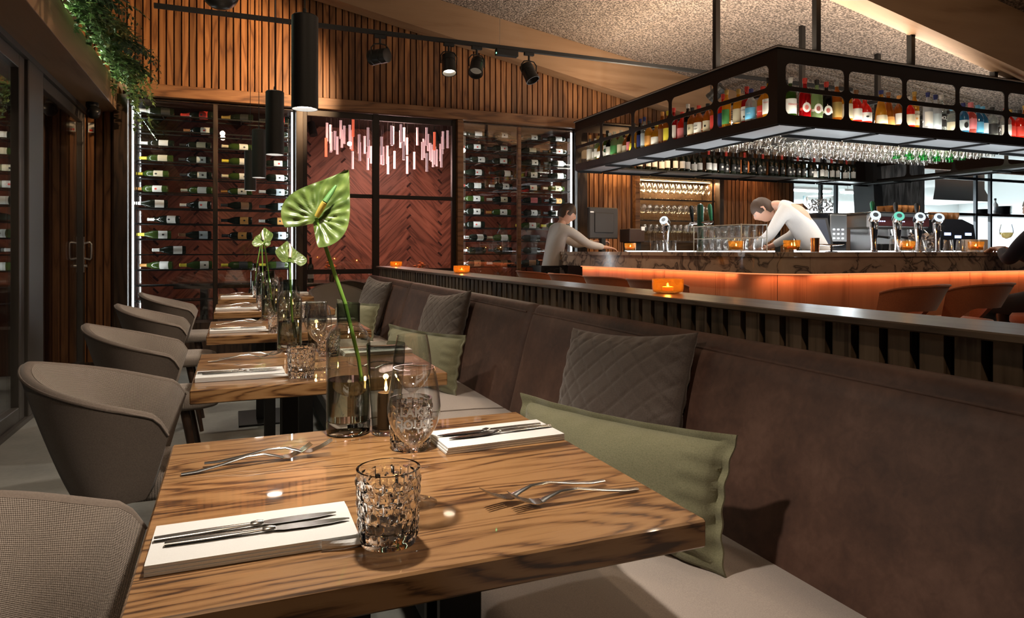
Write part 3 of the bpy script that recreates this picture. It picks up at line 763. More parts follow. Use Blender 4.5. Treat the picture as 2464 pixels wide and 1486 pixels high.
front_specs = [  # (x, kind, glass, cap, label, extra)
 (3.84,'verm',GRNB,LWHITE,LWHITE,dict(text=[('PERNOD',.018,.012,INKR)])), (3.955,'verm',RED,LRED,LRED,dict(emblem=MART, lz=(.065,.085))), (4.075,'verm',PALE,LBLK,LWHITE,dict(emblem=MART, lz=(.065,.085))), (4.20,'verm',DRK,LRED,LWHITE,dict(emblem=MART, lz=(.065,.085))), (4.30,'tall',AMB,LSILV,LGOLD,{}), (4.39,'verm',GLD,LGOLD,LCREAM,{}),
 (4.49,'mid',CRIM,LBRN,LWHITE,{}), (4.585,'squat',CRIM,LBRN,LWHITE,dict(emblem=[(LBLK,.012,.0,.6)])), (4.77,'cone',GLD,LNAVY,LCREAM,{}), (4.885,'cone',AMB,LBRN,LORNG,{}), (4.98,'mid',AMB,LORNG,LWHITE,{}),
 (5.09,'mid',CRIM,LSILV,LCREAM,{}), (5.185,'tall',GLD,LGOLD,LCREAM,dict(text=[('KETEL',.020,.03,INK)],emblem=[(LORNG,.009,-.005,1.0)])), (5.31,'tall',FROST,LNAVY,LWHITE,{}), (5.41,'verm',FROST,LNAVY,LBLUE,{}), (5.51,'tall',CLR,LWHITE,LBLK,dict(text=[('42',.040,.02,INKW)],lz=(.05,.16))), (5.62,'squat',CLR,LSKY,LCREAM,{}),
 (5.75,'mid',BLU,LNAVY,LBLUE,dict(emblem=[(LBLK,.018,.0,1.4)])), (5.855,'fancy',PNK,LPINK,LPINK,{}), (5.955,'mid',BLU,LSKY,LSKY,{}), (6.05,'mid',BLU,LSKY,LBLUE,{}), (6.16,'mid',CLR,LBLK,LBLK,{}),
 (6.32,'mid',CLR,LRED,LWHITE,{}), (6.42,'mid',CRIM,LGOLD,LRED,{}), (6.52,'mid',CRIM,LBLK,LRED,{}), (6.62,'tall',AMB,LGOLD,LCREAM,{}),
]
for i, (x, k, gl, cp, lb, ex) in enumerate(front_specs):
    bottle('liquor_bottle', k, gl, cp, lb, '%s %s bottle, %s cap, %s label, %s from corner, rack front' % (SHAPE[k], GN[id(gl)], MN[id(cp)], MN[id(lb)], ordn(i)), 'bottle', 'bottles on the front of the bar rack',
           (x+.105, RY0+.115+RND.uniform(-.015,.02), RZ0+.0755), (0,0,RND.uniform(-.1,.12)-.45), capname='cap', **ex)
# second row of bottles partly hidden behind the first, and wine bottles on the far leg
for i in range(40):
    x = RX0+.55+i*.098
    if x > 7.95: break
    k = 'bord' if i % 5 else 'burg'
    lb = LWHITE if i < 14 else (LBLK if i < 30 else LWHITE)
    bottle('wine_bottle', k, WB, LBLK if i % 3 else LRED, lb, 'dark wine bottle with %s label, %s along the far leg of the bar rack' % (MN[id(lb)], ordn(i)), 'bottle', 'wine bottles on the far leg of the bar rack',
           (x, RY1-.20+RND.uniform(-.03,.03), RZ0+.0125), (0,0,RND.uniform(-.4,.1)), emblem=[(LWHITE,.014,.0,1.0)] if lb is LBLK else None)

# ---------------------------------------------------------------- glassware meshes
def wine_parts(h=.205, rb=.040, rr=.031, foot=.035, stem=.0038, zb=.085, n=24):
    bowl = MB(); prof = []
    for i in range(13):
        t = i/12.0; z = zb+(h-zb)*t
        r = rb*math.sin(min(1, t/.48)*PI/2)**.62 if t < .48 else lerp(rb, rr, ((t-.48)/.52)**1.5)
        prof.append((max(r, stem+.001), z))
    bowl.lathe(prof, n=n, cap0=False, cap1=False)
    tk = .0011
    bowl.lathe([(max(r-tk, .002), z+(tk if i == 0 else 0)) for i, (r, z) in enumerate(prof)], n=n, cap0=True, cap1=False)
    m = len(prof); b0 = (m-1)*n; b1 = m*n+(m-1)*n
    for i in range(n):
        j = (i+1) % n; bowl.f.append((b0+i, b0+j, b1+j, b1+i))
    st = MB().lathe([(foot,0),(foot,.0015),(foot*.55,.004),(.008,.009),(stem+.001,.018),(stem,.03),(stem,zb-.012),(stem+.002,zb-.003),(stem+.004,zb+.002)], n=n)
    return bowl.mesh('bowl', 60), st.mesh('stem', 50)
WG_B, WG_S = wine_parts()
WG_BL, WG_SL = wine_parts(n=12)
GB_B, GB_S = wine_parts(h=.215, rb=.046, rr=.035, foot=.036, zb=.10, n=12)
def wine_glass(label, loc, group=None, low=False, kind=0, rot=(0,0,0), name='wine_glass', mat=None, cat='glass'):
    b, s = (WG_BL, WG_SL) if low else (WG_B, WG_S)
    if kind == 1: b, s = GB_B, GB_S
    o = obj(name, b, mat or WGLASS, None, loc, rot); tag(o, label, cat, group)
    obj('stem', s, mat or WGLASS, o); return o
def tumbler_mesh(n=120, nz=44, H=.096, R0=.036, R1=.0415):
    """cut crystal: staggered basket-weave blocks on the outside, thick base"""
    def outer(u, v):
        z = H*v; r = lerp(R0, R1, v**.8)
        if .07 < v < .90:
            w = (v-.07)/.83*6.0; k = int(w); q = u*20.0+(.5 if k % 2 else 0)
            a = abs((q % 1.0)-.5)*2; bb = abs((w % 1.0)-.5)*2
            r += .0024*(1-max(a, bb)**3)-(.0016 if (int(q)+k) % 2 else 0)
        t = 2*PI*u; return (r*math.cos(t), r*math.sin(t), z)
    m = MB(); m.grid(outer, n, nz, closeu=True)
    top0 = nz*n
    Ri1, Ri0, zb = R1-.0035, R0-.0035, .016
    prof = [(Ri1, H), (Ri1-.0005, H*.8), (lerp(Ri0,Ri1,.4), H*.4), (Ri0-.001, zb+.006), (Ri0-.006, zb+.001), (.004, zb)]
    b = len(m.v)
    for r, z in prof: m.v += [(r*math.cos(2*PI*i/n), r*math.sin(2*PI*i/n), z) for i in range(n)]
    for k in range(len(prof)-1):
        for i in range(n):
            j = (i+1) % n; m.f.append((b+k*n+i, b+k*n+j, b+(k+1)*n+j, b+(k+1)*n+i))
    for i in range(n):
        j = (i+1) % n; m.f.append((top0+i, top0+j, b+j, b+i))
    m.f.append(tuple(b+(len(prof)-1)*n+i for i in range(n)))
    m.f.append(tuple(range(n))[::-1])
    return m
TUMB = tumbler_mesh().mesh('crystal_tumbler', 25)
TUMB_L = tumbler_mesh(40, 20).mesh('crystal_tumbler', 25)
def tumbler(label, loc, group=None, rotz=0, low=False):
    return tag(obj('crystal_tumbler', TUMB_L if low else TUMB, GLASS, None, loc, (0,0,rotz)), label, 'glass', group)
# plain beaker (thin) for crates and shelves
BEAK = MB().lathe([(.002,.006),(.030,.006),(.037,.10),(.0382,.10),(.031,.0),(.002,0)], n=14).mesh('beaker', 40)

# ---------------------------------------------------------------- glasses hanging in the rack
cnt = 0
for i in range(6):
    for j in range(31):
        x = 4.55+j*.112+(i % 2)*.03; y = 5.0+i*.165+.083
        if 5.10 < x < 5.25 or x > 8.0: continue
        if i == 0 and x < 5.1: continue
        g = i*34+j
        o = wine_glass('upside-down wine glass hanging by its foot in %s rail, %s along' % (ordn(i), ordn(j)), (x, y, 2.413+RND.uniform(0,.003)), 'glasses hanging in the bar rack', True, 1, (PI, 0, RND.uniform(0,3)),
                       mat=thin('green_goblet', (.35,.85,.50), 1.5, 2.2, rough=.1, edgek=.6) if (x > 7.0 and i in (2,3) and j % 2 == 0) else HGLASS)
        o.scale = (1.12,1.12,1.05)
        cnt += 1

# ---------------------------------------------------------------- bar counter: L-shaped with a rounded corner
def bar_path(ins, x0=3.40, y0=3.54, yend=7.0, xend=8.6, r=.42, step=.07):
    X, Y = x0+ins, y0+ins; rr = max(.05, r-ins); p = [(X, yend), (X, Y+rr)]
    n = 10
    for i in range(1, n+1):
        a = PI+PI/2*i/n; p.append((X+rr+rr*math.cos(a), Y+rr+rr*math.sin(a)))
    p.append((xend, Y)); return p
def path_len(p): return sum(math.dist(a, b) for a, b in zip(p, p[1:]))
def cut(p, s0, s1):
    out = []; s = 0
    for a, b in zip(p, p[1:]):
        d = math.dist(a, b)
        for q in ([s0] if s <= s0 < s+d else []): out.append((lerp(a[0],b[0],(q-s)/d), lerp(a[1],b[1],(q-s)/d)))
        if s0 < s+d < s1: out.append(b)
        if s < s1 <= s+d+1e-9: out.append((lerp(a[0],b[0],(s1-s)/d), lerp(a[1],b[1],(s1-s)/d)))
        s += d
    return out
def strip(p, w, z0, z1):
    """upright band of thickness w on the inner side of path p"""
    m = MB(); n = len(p); q = []
    for i in range(n):
        a, b = p[max(i-1,0)], p[min(i+1,n-1)]; d = Vector((b[0]-a[0], b[1]-a[1])).normalized()
        q.append((p[i][0]-d.y*w, p[i][1]+d.x*w))
    rr = [[(p[i][0],p[i][1],z0),(q[i][0],q[i][1],z0),(q[i][0],q[i][1],z1),(p[i][0],p[i][1],z1)] for i in range(n)]
    return m.rings(rr)
bar = thing('bar_counter', 'long L-shaped bar with veined marble top over copper wood panels', 'bar counter', (0,0,0))
bar.location = (3.4, 3.54, 0)
def bp(mb, name, mat, smooth=0):
    mb.v = [(a-3.4, b-3.54, c) for a, b, c in mb.v]; return mb.build(name, mat, bar, smooth)
op = bar_path(-.012); ip = [(8.6, 4.22), (4.08, 4.22), (4.08, 7.0)]
bp(MB().prism(op+ip, 1.088, 1.12), 'marble_top', MARBLE)
fp = bar_path(0.0); Lf = path_len(fp)
edges = [0, 1.05, 2.30, 3.55, 4.75, 6.0, 7.2, Lf-.001]
for a, b in zip(edges, edges[1:]): bp(strip(cut(fp, a+.001, b-.001), .03, .972, 1.0875), 'marble_fascia', MARBLE, 40)
pp = bar_path(.055, yend=6.46); Lp = path_len(pp)
ed = [0, .56, 1.15, 1.50, 2.17, 2.75, 3.32, 3.96, 4.6, 5.2, 5.85, 6.5, 7.1, Lp-.001]
for a, b in zip(ed, ed[1:]): bp(strip(cut(pp, a+.0015, b-.0015), .02, .10, .960), 'wood_panel', VENEER, 40)
bp(strip(bar_path(.10, yend=6.46), .05, 0, .10), 'plinth', BLACK, 40)
bp(strip(bar_path(.085, yend=6.46), .5, .02, .955), 'carcass', BLACKM)
bp(strip(cut(bar_path(.034, yend=6.46), 0, path_len(bar_path(.034, yend=6.46))-.01), .012, .962, .970), 'led_strip', emis('bar_led', (1.0,.34,.13), .8), 40)
bp(MB().bx(3.46, 3.50, 6.90, 6.98, 0, .972).bx(3.96, 4.0, 6.90, 6.98, 0, .972), 'end_leg', BLACK)
lamp('bar_strip_light', 'AREA', (3.432, 5.3, .960), 2.3, (1.0,.34,.15), rot=(0, math.radians(-12), 0), size=.012, size_y=2.5)
lamp('bar_strip_light', 'AREA', (6.1, 3.572, .960), 4.4, (1.0,.34,.15), rot=(math.radians(12), 0, 0), size=4.8, size_y=.012)
lamp('bar_strip_light', 'AREA', (3.53, 3.68, .960), .6, (1.0,.34,.15), rot=(0, 0, -PI/4), size=.45, size_y=.012)
LEDGE = emis('ledge_light', (.95,.97,1.0), 4.0)
bp(MB().bx(4.03, 4.055, 4.3, 6.5, 1.1205, 1.130), 'light_ledge', LEDGE)
bp(MB().bx(4.15, 8.4, 4.17, 4.195, 1.1205, 1.130), 'light_ledge', LEDGE)
lamp('ledge_up_light', 'AREA', (4.09, 5.4, 1.14), 16, (.95,.97,1.0), rot=(PI,0,0), size=.03, size_y=2.2)
lamp('ledge_up_light', 'AREA', (6.3, 4.23, 1.14), 34, (.93,.97,1.0), rot=(PI,0,0), size=4.2, size_y=.03)
# worktops behind the bar
t = tag(MB().bx(3.72, 4.72, 6.76, 7.36, 0, 1.07, .006).build('back_counter', P('dark_laminate', (.03,.025,.022), rough=.4)), 'dark back counter under the till in the corner', 'counter')
t = tag(MB().bx(5.0, 8.2, 5.02, 5.80, 0, 1.06, .006).build('back_counter', P('dark_laminate', (.03,.025,.022), rough=.4)), 'dark island counter under the coffee machine', 'counter')

# ---------------------------------------------------------------- candles
FLAME = emis('candle_flame', (1.0,.58,.18), 26.0)
WAX = P('candle_wax', (.85,.62,.35), rough=.5, sub=.2)
fl_m = MB().lathe([(.0005,0),(.0028,.003),(.0034,.007),(.0022,.013),(.0004,.021)], n=10).mesh('flame', 60)
cup_m = MB().grid(lambda u, v: (lambda pr: pr)(tuple(( (.045+.004*v)*abs(math.cos(2*PI*u))**.55*(1 if math.cos(2*PI*u)>0 else -1), (.045+.004*v)*abs(math.sin(2*PI*u))**.55*(1 if math.sin(2*PI*u)>0 else -1), .018+.066*v))), 32, 5, closeu=True).mesh('cup', 60)
foot_m = MB().bx(-.043,.043,-.043,.043,0,.018,.006).mesh('glass_foot')
wax_m = MB().lathe([(.034,0),(.034,.026),(.004,.024)], n=20).mesh('wax', 40)
def votive(label, loc, group):
    o = thing('candle_holder', label, 'candle', loc, 0, group)
    obj('cup', cup_m, AMBER, o); obj('glass_foot', foot_m, WGLASS, o); obj('wax', wax_m, WAX, o, (0,0,.0185)); obj('flame', fl_m, FLAME, o, (0,0,.046))
    lamp('candle_light', 'POINT', (loc[0], loc[1], loc[2]+.06), .6, (1.0,.55,.2), size=.006)
    return o
for x, y, w in ((3.56,5.68,'beside the till'),(3.56,4.18,'in front of the glass crate'),(3.64,3.70,'on the bar corner by the bartender'),(4.79,3.70,'between the chrome taps'),(5.58,3.70,'beside the white napkin boxes')):
    votive('square amber glass candle holder with lit candle %s' % w, (x, y, 1.1205), 'candle holders on the bar')
dish_m = MB().lathe([(.036,.0),(.052,.006),(.055,.02),(.055,.050),(.0535,.050),(.0525,.02),(.048,.009),(.002,.008)], n=28).mesh('dish', 40)
tea_m = MB().lathe([(.019,0),(.019,.014),(.0175,.014),(.017,.011),(.001,.011)], n=18).mesh('tea_light', 40)
def tealight(label, loc, group):
    o = thing('tea_light_dish', label, 'candle', loc, 0, group)
    obj('dish', dish_m, AMBER, o); obj('tea_light', tea_m, WAX, o, (0,0,.0095)); obj('flame', fl_m, FLAME, o, (0,0,.0205)).scale = (.9,.9,.75)
    lamp('candle_light', 'POINT', (loc[0], loc[1], loc[2]+.032), .7, (1.0,.55,.2), size=.006)

# ---------------------------------------------------------------- beer taps
LENS = emis('tap_lens', (.70,.84,1.0), .95); LENSG = emis('tap_lens_green', (.20,.80,.60), .7)
def beer_tap(label, x, y, ang, lens=LENS, lever=BLACKM, lev=True):
    o = thing('beer_tap', label, 'beer tap', (x, y, 1.1205), ang, 'beer taps on the bar')
    MB().lathe([(.030,0),(.030,.012),(.022,.016),(.0225,.08),(.030,.18),(.036,.245),(.034,.262),(.02,.275)], n=24).build('column', CHROME, o, smooth=40)
    MB().cyl((0,.01,.262),(0,-.045,.292),.040,.044,24).build('lens_housing', CHROME, o, smooth=40)
    MB().cyl((0,-.0452,.2921),(0,-.052,.2958),.040,.038,24).build('lens', lens, o, smooth=40)
    MB().cyl((0,-.0521,.2960),(0,-.0530,.2965),.020,.020,20).build('badge', P('tap_badge', (.25,.35,.5), rough=.4), o, smooth=40)
    MB().tube([(0,-.02,.235),(0,-.06,.235),(0,-.075,.22),(0,-.08,.18)],.007,8).build('spout', CHROME, o, smooth=60)
    if lev: MB().tube([(0,.01,.28),(0,.03,.32),(0,.035,.36),(0,.04,.395),(0,.04,.41)],[.007,.007,.016,.018,.010],10).build('lever', lever, o, smooth=60)
GREENL = P('green_lever', (.02,.16,.07), rough=.3)
beer_tap('chrome beer tap with lit round lens standing alone beside the till', 3.72, 5.32, -PI/2+.5, lev=False)
beer_tap('chrome beer tap with green lever and white lit lens', 4.76, 3.97, -.6, lever=GREENL)
beer_tap('chrome beer tap with green lit lens and black lever', 5.05, 3.99, -.6, LENSG)
beer_tap('chrome beer tap with black lever left of the last one', 5.31, 4.0, -.6)
beer_tap('chrome beer tap at the end of the row by cups', 5.58, 4.03, -.6, lev=False)
t = thing('draught_tower', 'dark green draught column with green lever and chrome arms', 'beer tap', (3.86, 5.0, 1.1205), -PI/2)
MB().lathe([(.034,0),(.034,.01),(.028,.014),(.028,.40),(.024,.42),(.01,.43)], n=20).build('column', P('dark_green_enamel', (.01,.05,.03), rough=.25), t, smooth=40)
MB().cyl((-.14,0,.26),(.17,0,.26),.012,n=10).build('crossbar', CHROME, t, smooth=40)
for xx, mt in ((-.11,P('glossy_black', (.01,.012,.012), rough=.15)),(.15,GREENL)):
    MB().tube([(xx,0,.27),(xx-.01,0,.33),(xx-.02,0,.40),(xx-.02,0,.42)],[.010,.017,.019,.010],10).build('lever', mt, t, smooth=60)
    MB().tube([(xx,0,.25),(xx,-.05,.24),(xx,-.06,.18)],.008,8).build('spout', CHROME, t, smooth=60)
# crate of clean beakers
t = thing('glass_crate', 'clear two-tier crate of clean beakers on the bar', 'crate', (3.86, 4.62, 1.1205))
fr = MB()
for sx in (-.13,.13):
    for sy in (-.30,.30): fr.bx(sx-.003,sx+.003,sy-.003,sy+.003,0,.225)
for z in (.006,.112,.219):
    for sx in (-.13,.13): fr.bx(sx-.003,sx+.003,-.30,.30,z-.003,z+.003)
    for sy in (-.30,.30): fr.bx(-.13,.13,sy-.003,sy+.003,z-.003,z+.003)
fr.build('frame', P('clear_plastic_frame', (.75,.8,.78), rough=.2), t)
bg = 0
for z in (.012,.118):
    for i in range(7):
        for j in range(3):
            tag(obj('beaker', BEAK, HGLASS, None, (3.86-.085+j*.085, 4.62-.255+i*.085, 1.1205+z)), 'clean clear beaker, %s tier of the crate, row %s, place %s' % ('lower' if z < .1 else 'upper', ORD[j], ORD[i]), 'glass', 'beakers in the crate')
# upside-down beakers behind the taps
for i in range(10):
    tag(obj('beaker', BEAK, HGLASS, None, (4.90+i*.078+(i//5)*.17, 3.90-(i%2)*.05, 1.2215), (PI,0,0)), 'clear beaker turned over on the bar front, %s from the corner' % ORD[i], 'glass', 'upturned beakers on the bar')
for i, (x, y) in enumerate(((3.72,4.98),(3.70,5.08),(3.73,5.18),(3.62,5.02),(3.63,5.13))):
    tag(obj('beaker', BEAK, HGLASS, None, (x-.1, y+.1, 1.1215)), 'small clear beaker beside the lone tap, %s of five' % ORD[i], 'glass', 'beakers beside the lone tap')
# white drip tray / light ledge, copper cup, saucer stand, napkin boxes, wine glass
tag(MB().lathe([(.030,0),(.032,.10),(.034,.10),(.034,.104),(.001,.102)], n=20).build('copper_cup', P('copper', (.8,.42,.22), rough=.25, metal=1), smooth=40, loc=(3.98,3.82,1.1205)), 'copper cup standing behind the bar corner candle', 'cup')
t = thing('saucer_stand', 'low chrome saucer stand on the bar front', 'stand', (4.12,3.80,1.1205))
MB().lathe([(.045,0),(.045,.004),(.008,.008),(.008,.045)], n=20).build('foot', CHROME, t, smooth=40); MB().lathe([(.008,.045),(.085,.052),(.088,.058),(.002,.056)], n=24).build('plate', CHROME, t, smooth=40)
for i in range(2): tag(MB().bx(-.05,.05,-.04,.04,0,.105,.004).build('napkin_box', WHITE, loc=(5.74+i*.125,3.86,1.1205)), 'white napkin box on the bar, %s of two' % ('nearer the candle' if i == 0 else 'nearer the wine glass'), 'box')
g = wine_glass('wine glass half full of white wine at the end of the bar', (6.12, 3.80, 1.1205), kind=1)
g.scale = (1.1,1.1,1.1)
MB().lathe([(.004,.103),(.03,.112),(.043,.135),(.0445,.150),(.001,.150)], n=16).build('wine', liquor('white_wine', (.55,.42,.12), .8), g, smooth=40)

# ---------------------------------------------------------------- till, printer
t = thing('till', 'dark till terminal seen from behind in the bar corner', 'till', (4.0, 6.98, 1.0705), .15)
MB().bx(-.12,.12,-.10,.10,0,.02,.004).build('base', BLACKM, t); MB().bx(-.03,.03,-.02,.03,.02,.26,.004).build('neck', BLACKM, t)
MB().bx(-.215,.215,-.025,.025,.20,.565,.012).build('screen_housing', P('till_plastic', (.035,.03,.027), rough=.55), t)
MB().bx(-.14,.14,-.035,-.025,.27,.5,.006).build('rear_cover', P('till_plastic', (.035,.03,.027), rough=.55), t)
MB().bx(-.20,-.15,-.0262,-.0252,.50,.515).build('sticker', WHITE, t)
t = thing('receipt_printer', 'dark receipt printer with a paper slip beside the till', 'printer', (4.40, 6.98, 1.0705), .1)
MB().bx(-.11,.11,-.10,.10,.16,.32,.008).build('body', P('brown_black_plastic', (.05,.028,.02), rough=.4), t); MB().bx(-.08,.08,-.07,.07,0,.16,.004).build('stand', BLACKM, t); MB().bx(.06,.11,-.102,-.09,.30,.345).build('paper_slip', WHITE, t)

# ---------------------------------------------------------------- coffee station
BGL = P('gloss_black', (.012,.012,.014), rough=.1); 
t = thing('coffee_machine', 'wide chrome and black espresso machine with cups on top', 'coffee machine', (6.75, 5.40, 1.0605))
MB().bx(-.62,.30,-.22,.28,.30,.46,.02).build('body', STEEL, t); MB().bx(-.64,.32,-.30,.30,.46,.475,.004).build('cup_tray', CHROME, t)
MB().bx(-.60,.28,-.20,.26,0,.06,.01).build('base', BLACK, t); MB().bx(-.60,.28,.02,.26,.06,.30).build('back_panel', STEEL, t)
MB().bx(-.60,.28,-.235,-.22,.33,.43,.004).build('control_panel', P('dark_red_panel', (.09,.02,.02), rough=.3, metal=.5), t)
for i in range(3):
    x = -.46+i*.29
    gh = MB().cyl((x,-.14,.30),(x,-.14,.235),.042,.038,18).build('group_head', CHROME, t, smooth=40)
    MB().tube([(x,-.16,.225),(x,-.26,.215),(x,-.34,.205)],[.012,.011,.014],8).build('portafilter', BLACK, gh, smooth=60)
    for j in range(5): MB().bx(x-.07+j*.03,x-.055+j*.03,-.238,-.235,.375,.385).build('button', emis('blue_led', (.45,.55,1.0), 5.0), t)
MB().tube([(.24,-.2,.30),(.26,-.27,.22),(.24,-.29,.12)],.006,8).build('steam_wand', CHROME, t, smooth=60)
sh = [(-.30,0),(.26,0),(.30,.1),(.24,.36),(.05,.42),(-.22,.42)]
t2 = thing('coffee_machine', 'black curved coffee machine with blue lights right of the taps', 'coffee machine', (7.50, 5.40, 1.0605))
MB().prism(sh, -.24, .24, lambda a, b, z: (a, z, b)).build('body', BGL, t2)
for i in range(3): MB().bx(-.24+i*.17,-.14+i*.17,-.2445,-.24,.24-.03*(i%2),.27-.03*(i%2)).build('display', emis('blue_display', (.35,.5,1.0), 3.0), t2)
MB().bx(-.27,.22,-.30,-.24,.02,.05,.004).build('drip_tray', CHROME, t2)
t = thing('coffee_grinder', 'tall black automatic coffee grinder with bean hopper', 'coffee grinder', (5.74, 5.40, 1.0605))
MB().bx(-.20,.16,-.16,.18,0,.46,.012).build('body', BGL, t)
MB().bx(-.09,.14,-.18,-.16,.16,.44,.006).build('front_panel', STEEL, t)
for i in range(3):
    for j in range(3): MB().bx(-.055+i*.06,-.035+i*.06,-.186,-.18,.19+j*.045,.205+j*.045).build('button', emis('white_led', (.9,.95,1.0), 2.5), t)
hop = MB().lathe([(.10,0),(.13,.02),(.135,.17),(.13,.185),(.001,.185)], n=20).build('hopper', WGLASS, t, smooth=40, loc=(-.02,.02,.46))
bn = MB()
rr_ = random.Random(3)
for i in range(120):
    a = rr_.uniform(0, 2*PI); q = .12*math.sqrt(rr_.random()); z = .02+.13*rr_.random(); bn.cyl((q*math.cos(a),q*math.sin(a),z),(q*math.cos(a)+rr_.uniform(-.01,.01),q*math.sin(a)+rr_.uniform(-.01,.01),z+.012),.009,.006,6)
o = bn.build('beans', P('coffee_foil', (.25,.26,.27), rough=.25, metal=.7), hop); o['kind'] = 'stuff'
cupm = MB().lathe([(.022,0),(.030,.01),(.042,.05),(.043,.085),(.040,.085),(.038,.05),(.027,.013),(.002,.012)], n=18).mesh('coffee_cup', 40)
CUPB = P('brown_stoneware', (.32,.13,.035), rough=.3)
for i in range(12):
    tag(obj('coffee_cup', cupm, CUPB, None, (7.0+.095*(i%4)-.32, 5.28+.1*((i//4)%3), 1.0605+.476+(.003)), (0,0,i)), 'brown stoneware cup on the espresso machine, row %s, place %s' % (ORD[i//4], ORD[i%4]), 'cup', 'brown cups on the espresso machine')
for i in range(5):
    tag(obj('coffee_cup', cupm, CUPB, None, (7.34+.095*i, 5.36, 1.0605+.421), (0,0,i)), 'brown stoneware cup on the black coffee machine, %s from its near end' % ORD[i], 'cup', 'brown cups on the black coffee machine')
t = thing('bar_monitor', 'dark touch monitor tilted on the island behind the bartender', 'monitor', (5.36, 5.12, 1.0605), -.2)
MB().bx(-.08,.08,-.02,.12,0,.02,.004).build('base', BLACKM, t)
MB().prism([(-.02,.04),(.04,.04),(.16,.40),(.10,.40)], -.19, .19, lambda a, b, z: (z, a, b)).build('housing', BLACKM, t)
MB().prism([(-.021,.06),(.097,.385),(.095,.386),(-.023,.061)], -.16, .16, lambda a, b, z: (z, a, b)).build('screen', emis('dim_screen', (.04,.07,.13), .35), t)
t = thing('cardboard_box', 'open cardboard box on the shelf above the bar monitor', 'box', (5.45, 5.66, 1.47), .1)
CARD = P('cardboard', (.40,.24,.13), rough=.85)
MB().bx(-.16,.16,-.12,.12,0,.012).bx(-.16,.16,-.12,-.112,.012,.16).bx(-.16,.16,.112,.12,.012,.16).bx(-.16,-.152,-.112,.112,.012,.16).bx(.152,.16,-.112,.112,.012,.16).build('carton', CARD, t)
MB().prism([(.16,.16),(.25,.10),(.252,.105),(.16,.165)], -.12, .12, lambda a, b, z: (a, z, b)).build('flap', CARD, t)
t = thing('box_shelf', 'small black shelf post carrying the cardboard box', 'shelf', (5.45,5.66,1.0605)); MB().bx(-.17,.17,-.13,.13,.39,.409,.003).build('board', BLACKM, t); MB().bx(-.02,.02,.06,.10,0,.39).build('post', BLACKM, t)
for i in range(4):
    tag(MB().lathe([(.045,0),(.047,.13),(.050,.14),(.047,.14),(.044,.01),(.001,.01)], n=20).build('milk_jug', CHROME, smooth=40, loc=(6.15+i*.12,5.10,1.0605)), 'chrome milk jug in front of the espresso machine, %s of four' % ORD[i], 'jug', 'milk jugs')
# bag of crisps of crumpled foil at the end
m = MB(); m.grid(lambda u, v: (.17*(u-.5)*2+.012*math.sin(v*40+u*9), .05*math.sin(PI*u)*math.sin(PI*v)+.01*math.sin(u*31)*math.cos(v*27), .16*v+.008*math.sin(u*25)), 26, 14)
tag(m.build('foil_bag', P('silver_foil', (.6,.6,.62), rough=.2, metal=1), smooth=30, loc=(5.50,4.10,1.1205)), 'crumpled silver foil bag behind the last tap', 'bag')

# ---------------------------------------------------------------- lit niche with stemware
t = thing('glass_niche', 'warm lit niche with glass shelves of stemware behind the bar', 'shelf unit', (4.76, 7.43, .93))
t.location = (4.76, 7.43, 0)
NB = wood('niche_back', (.07,.035,.015), (.13,.07,.032), (.16,.09,.045), 0, rough=.5, tint=0)
MB().bx(0,1.24,.30,.32,.93,2.22).build('back_panel', NB, t)
MB().bx(-.0,.012,.08,.30,.93,2.22).build('side', NB, t); MB().bx(1.228,1.24,.08,.30,.93,2.22).build('side', NB, t); MB().bx(.012,1.228,.08,.30,2.205,2.22).build('top', NB, t); MB().bx(.012,1.228,.08,.30,.93,.945).build('bottom', NB, t)
for z in (1.245,1.515,1.785,2.06):
    MB().bx(.013,1.227,.02,.295,z,z+.012).build('shelf', PANE if z < 2 else DKWOOD, t)
    MB().bx(.013,1.227,.015,.0195,z-.006,z+.014).build('shelf_edge', BRASS if z > 2 else DKWOOD, t)
for z in (2.045,): MB().bx(.02,1.22,.1,.11,z-.004,z+.004).build('led_strip', emis('niche_led', (1.0,.72,.36), 8.0), t)
lamp('niche_light', 'AREA', (5.38, 7.50, 2.04), 16, (1.0,.70,.38), rot=(0,0,0), size=1.2, size_y=.05)
lamp('niche_light', 'AREA', (5.38, 7.50, 2.19), 2.5, (1.0,.70,.38), rot=(0,0,0), size=1.2, size_y=.05)
for zi, z in enumerate((1.2575,1.5275,1.7975)):
    for i in range(13):
        for j in range(2):
            wine_glass('stemmed glass on the %s niche shelf, %s row, %s from the till side' % (['bottom','middle','top'][zi], ('front','rear')[j], ORD[i]), (4.82+i*.093+j*.04, 7.51+j*.10, z), 'stemware on the %s niche shelf' % ['bottom','middle','top'][zi], True, zi == 0, mat=HGLASS)
for i in range(12):
    wine_glass('small stemmed glass on the highest niche board, %s from the till side' % ORD[i], (4.83+i*.097, 7.53, 2.0725), 'stemware on the highest niche board', True, mat=HGLASS).scale = (.62,.62,.62)

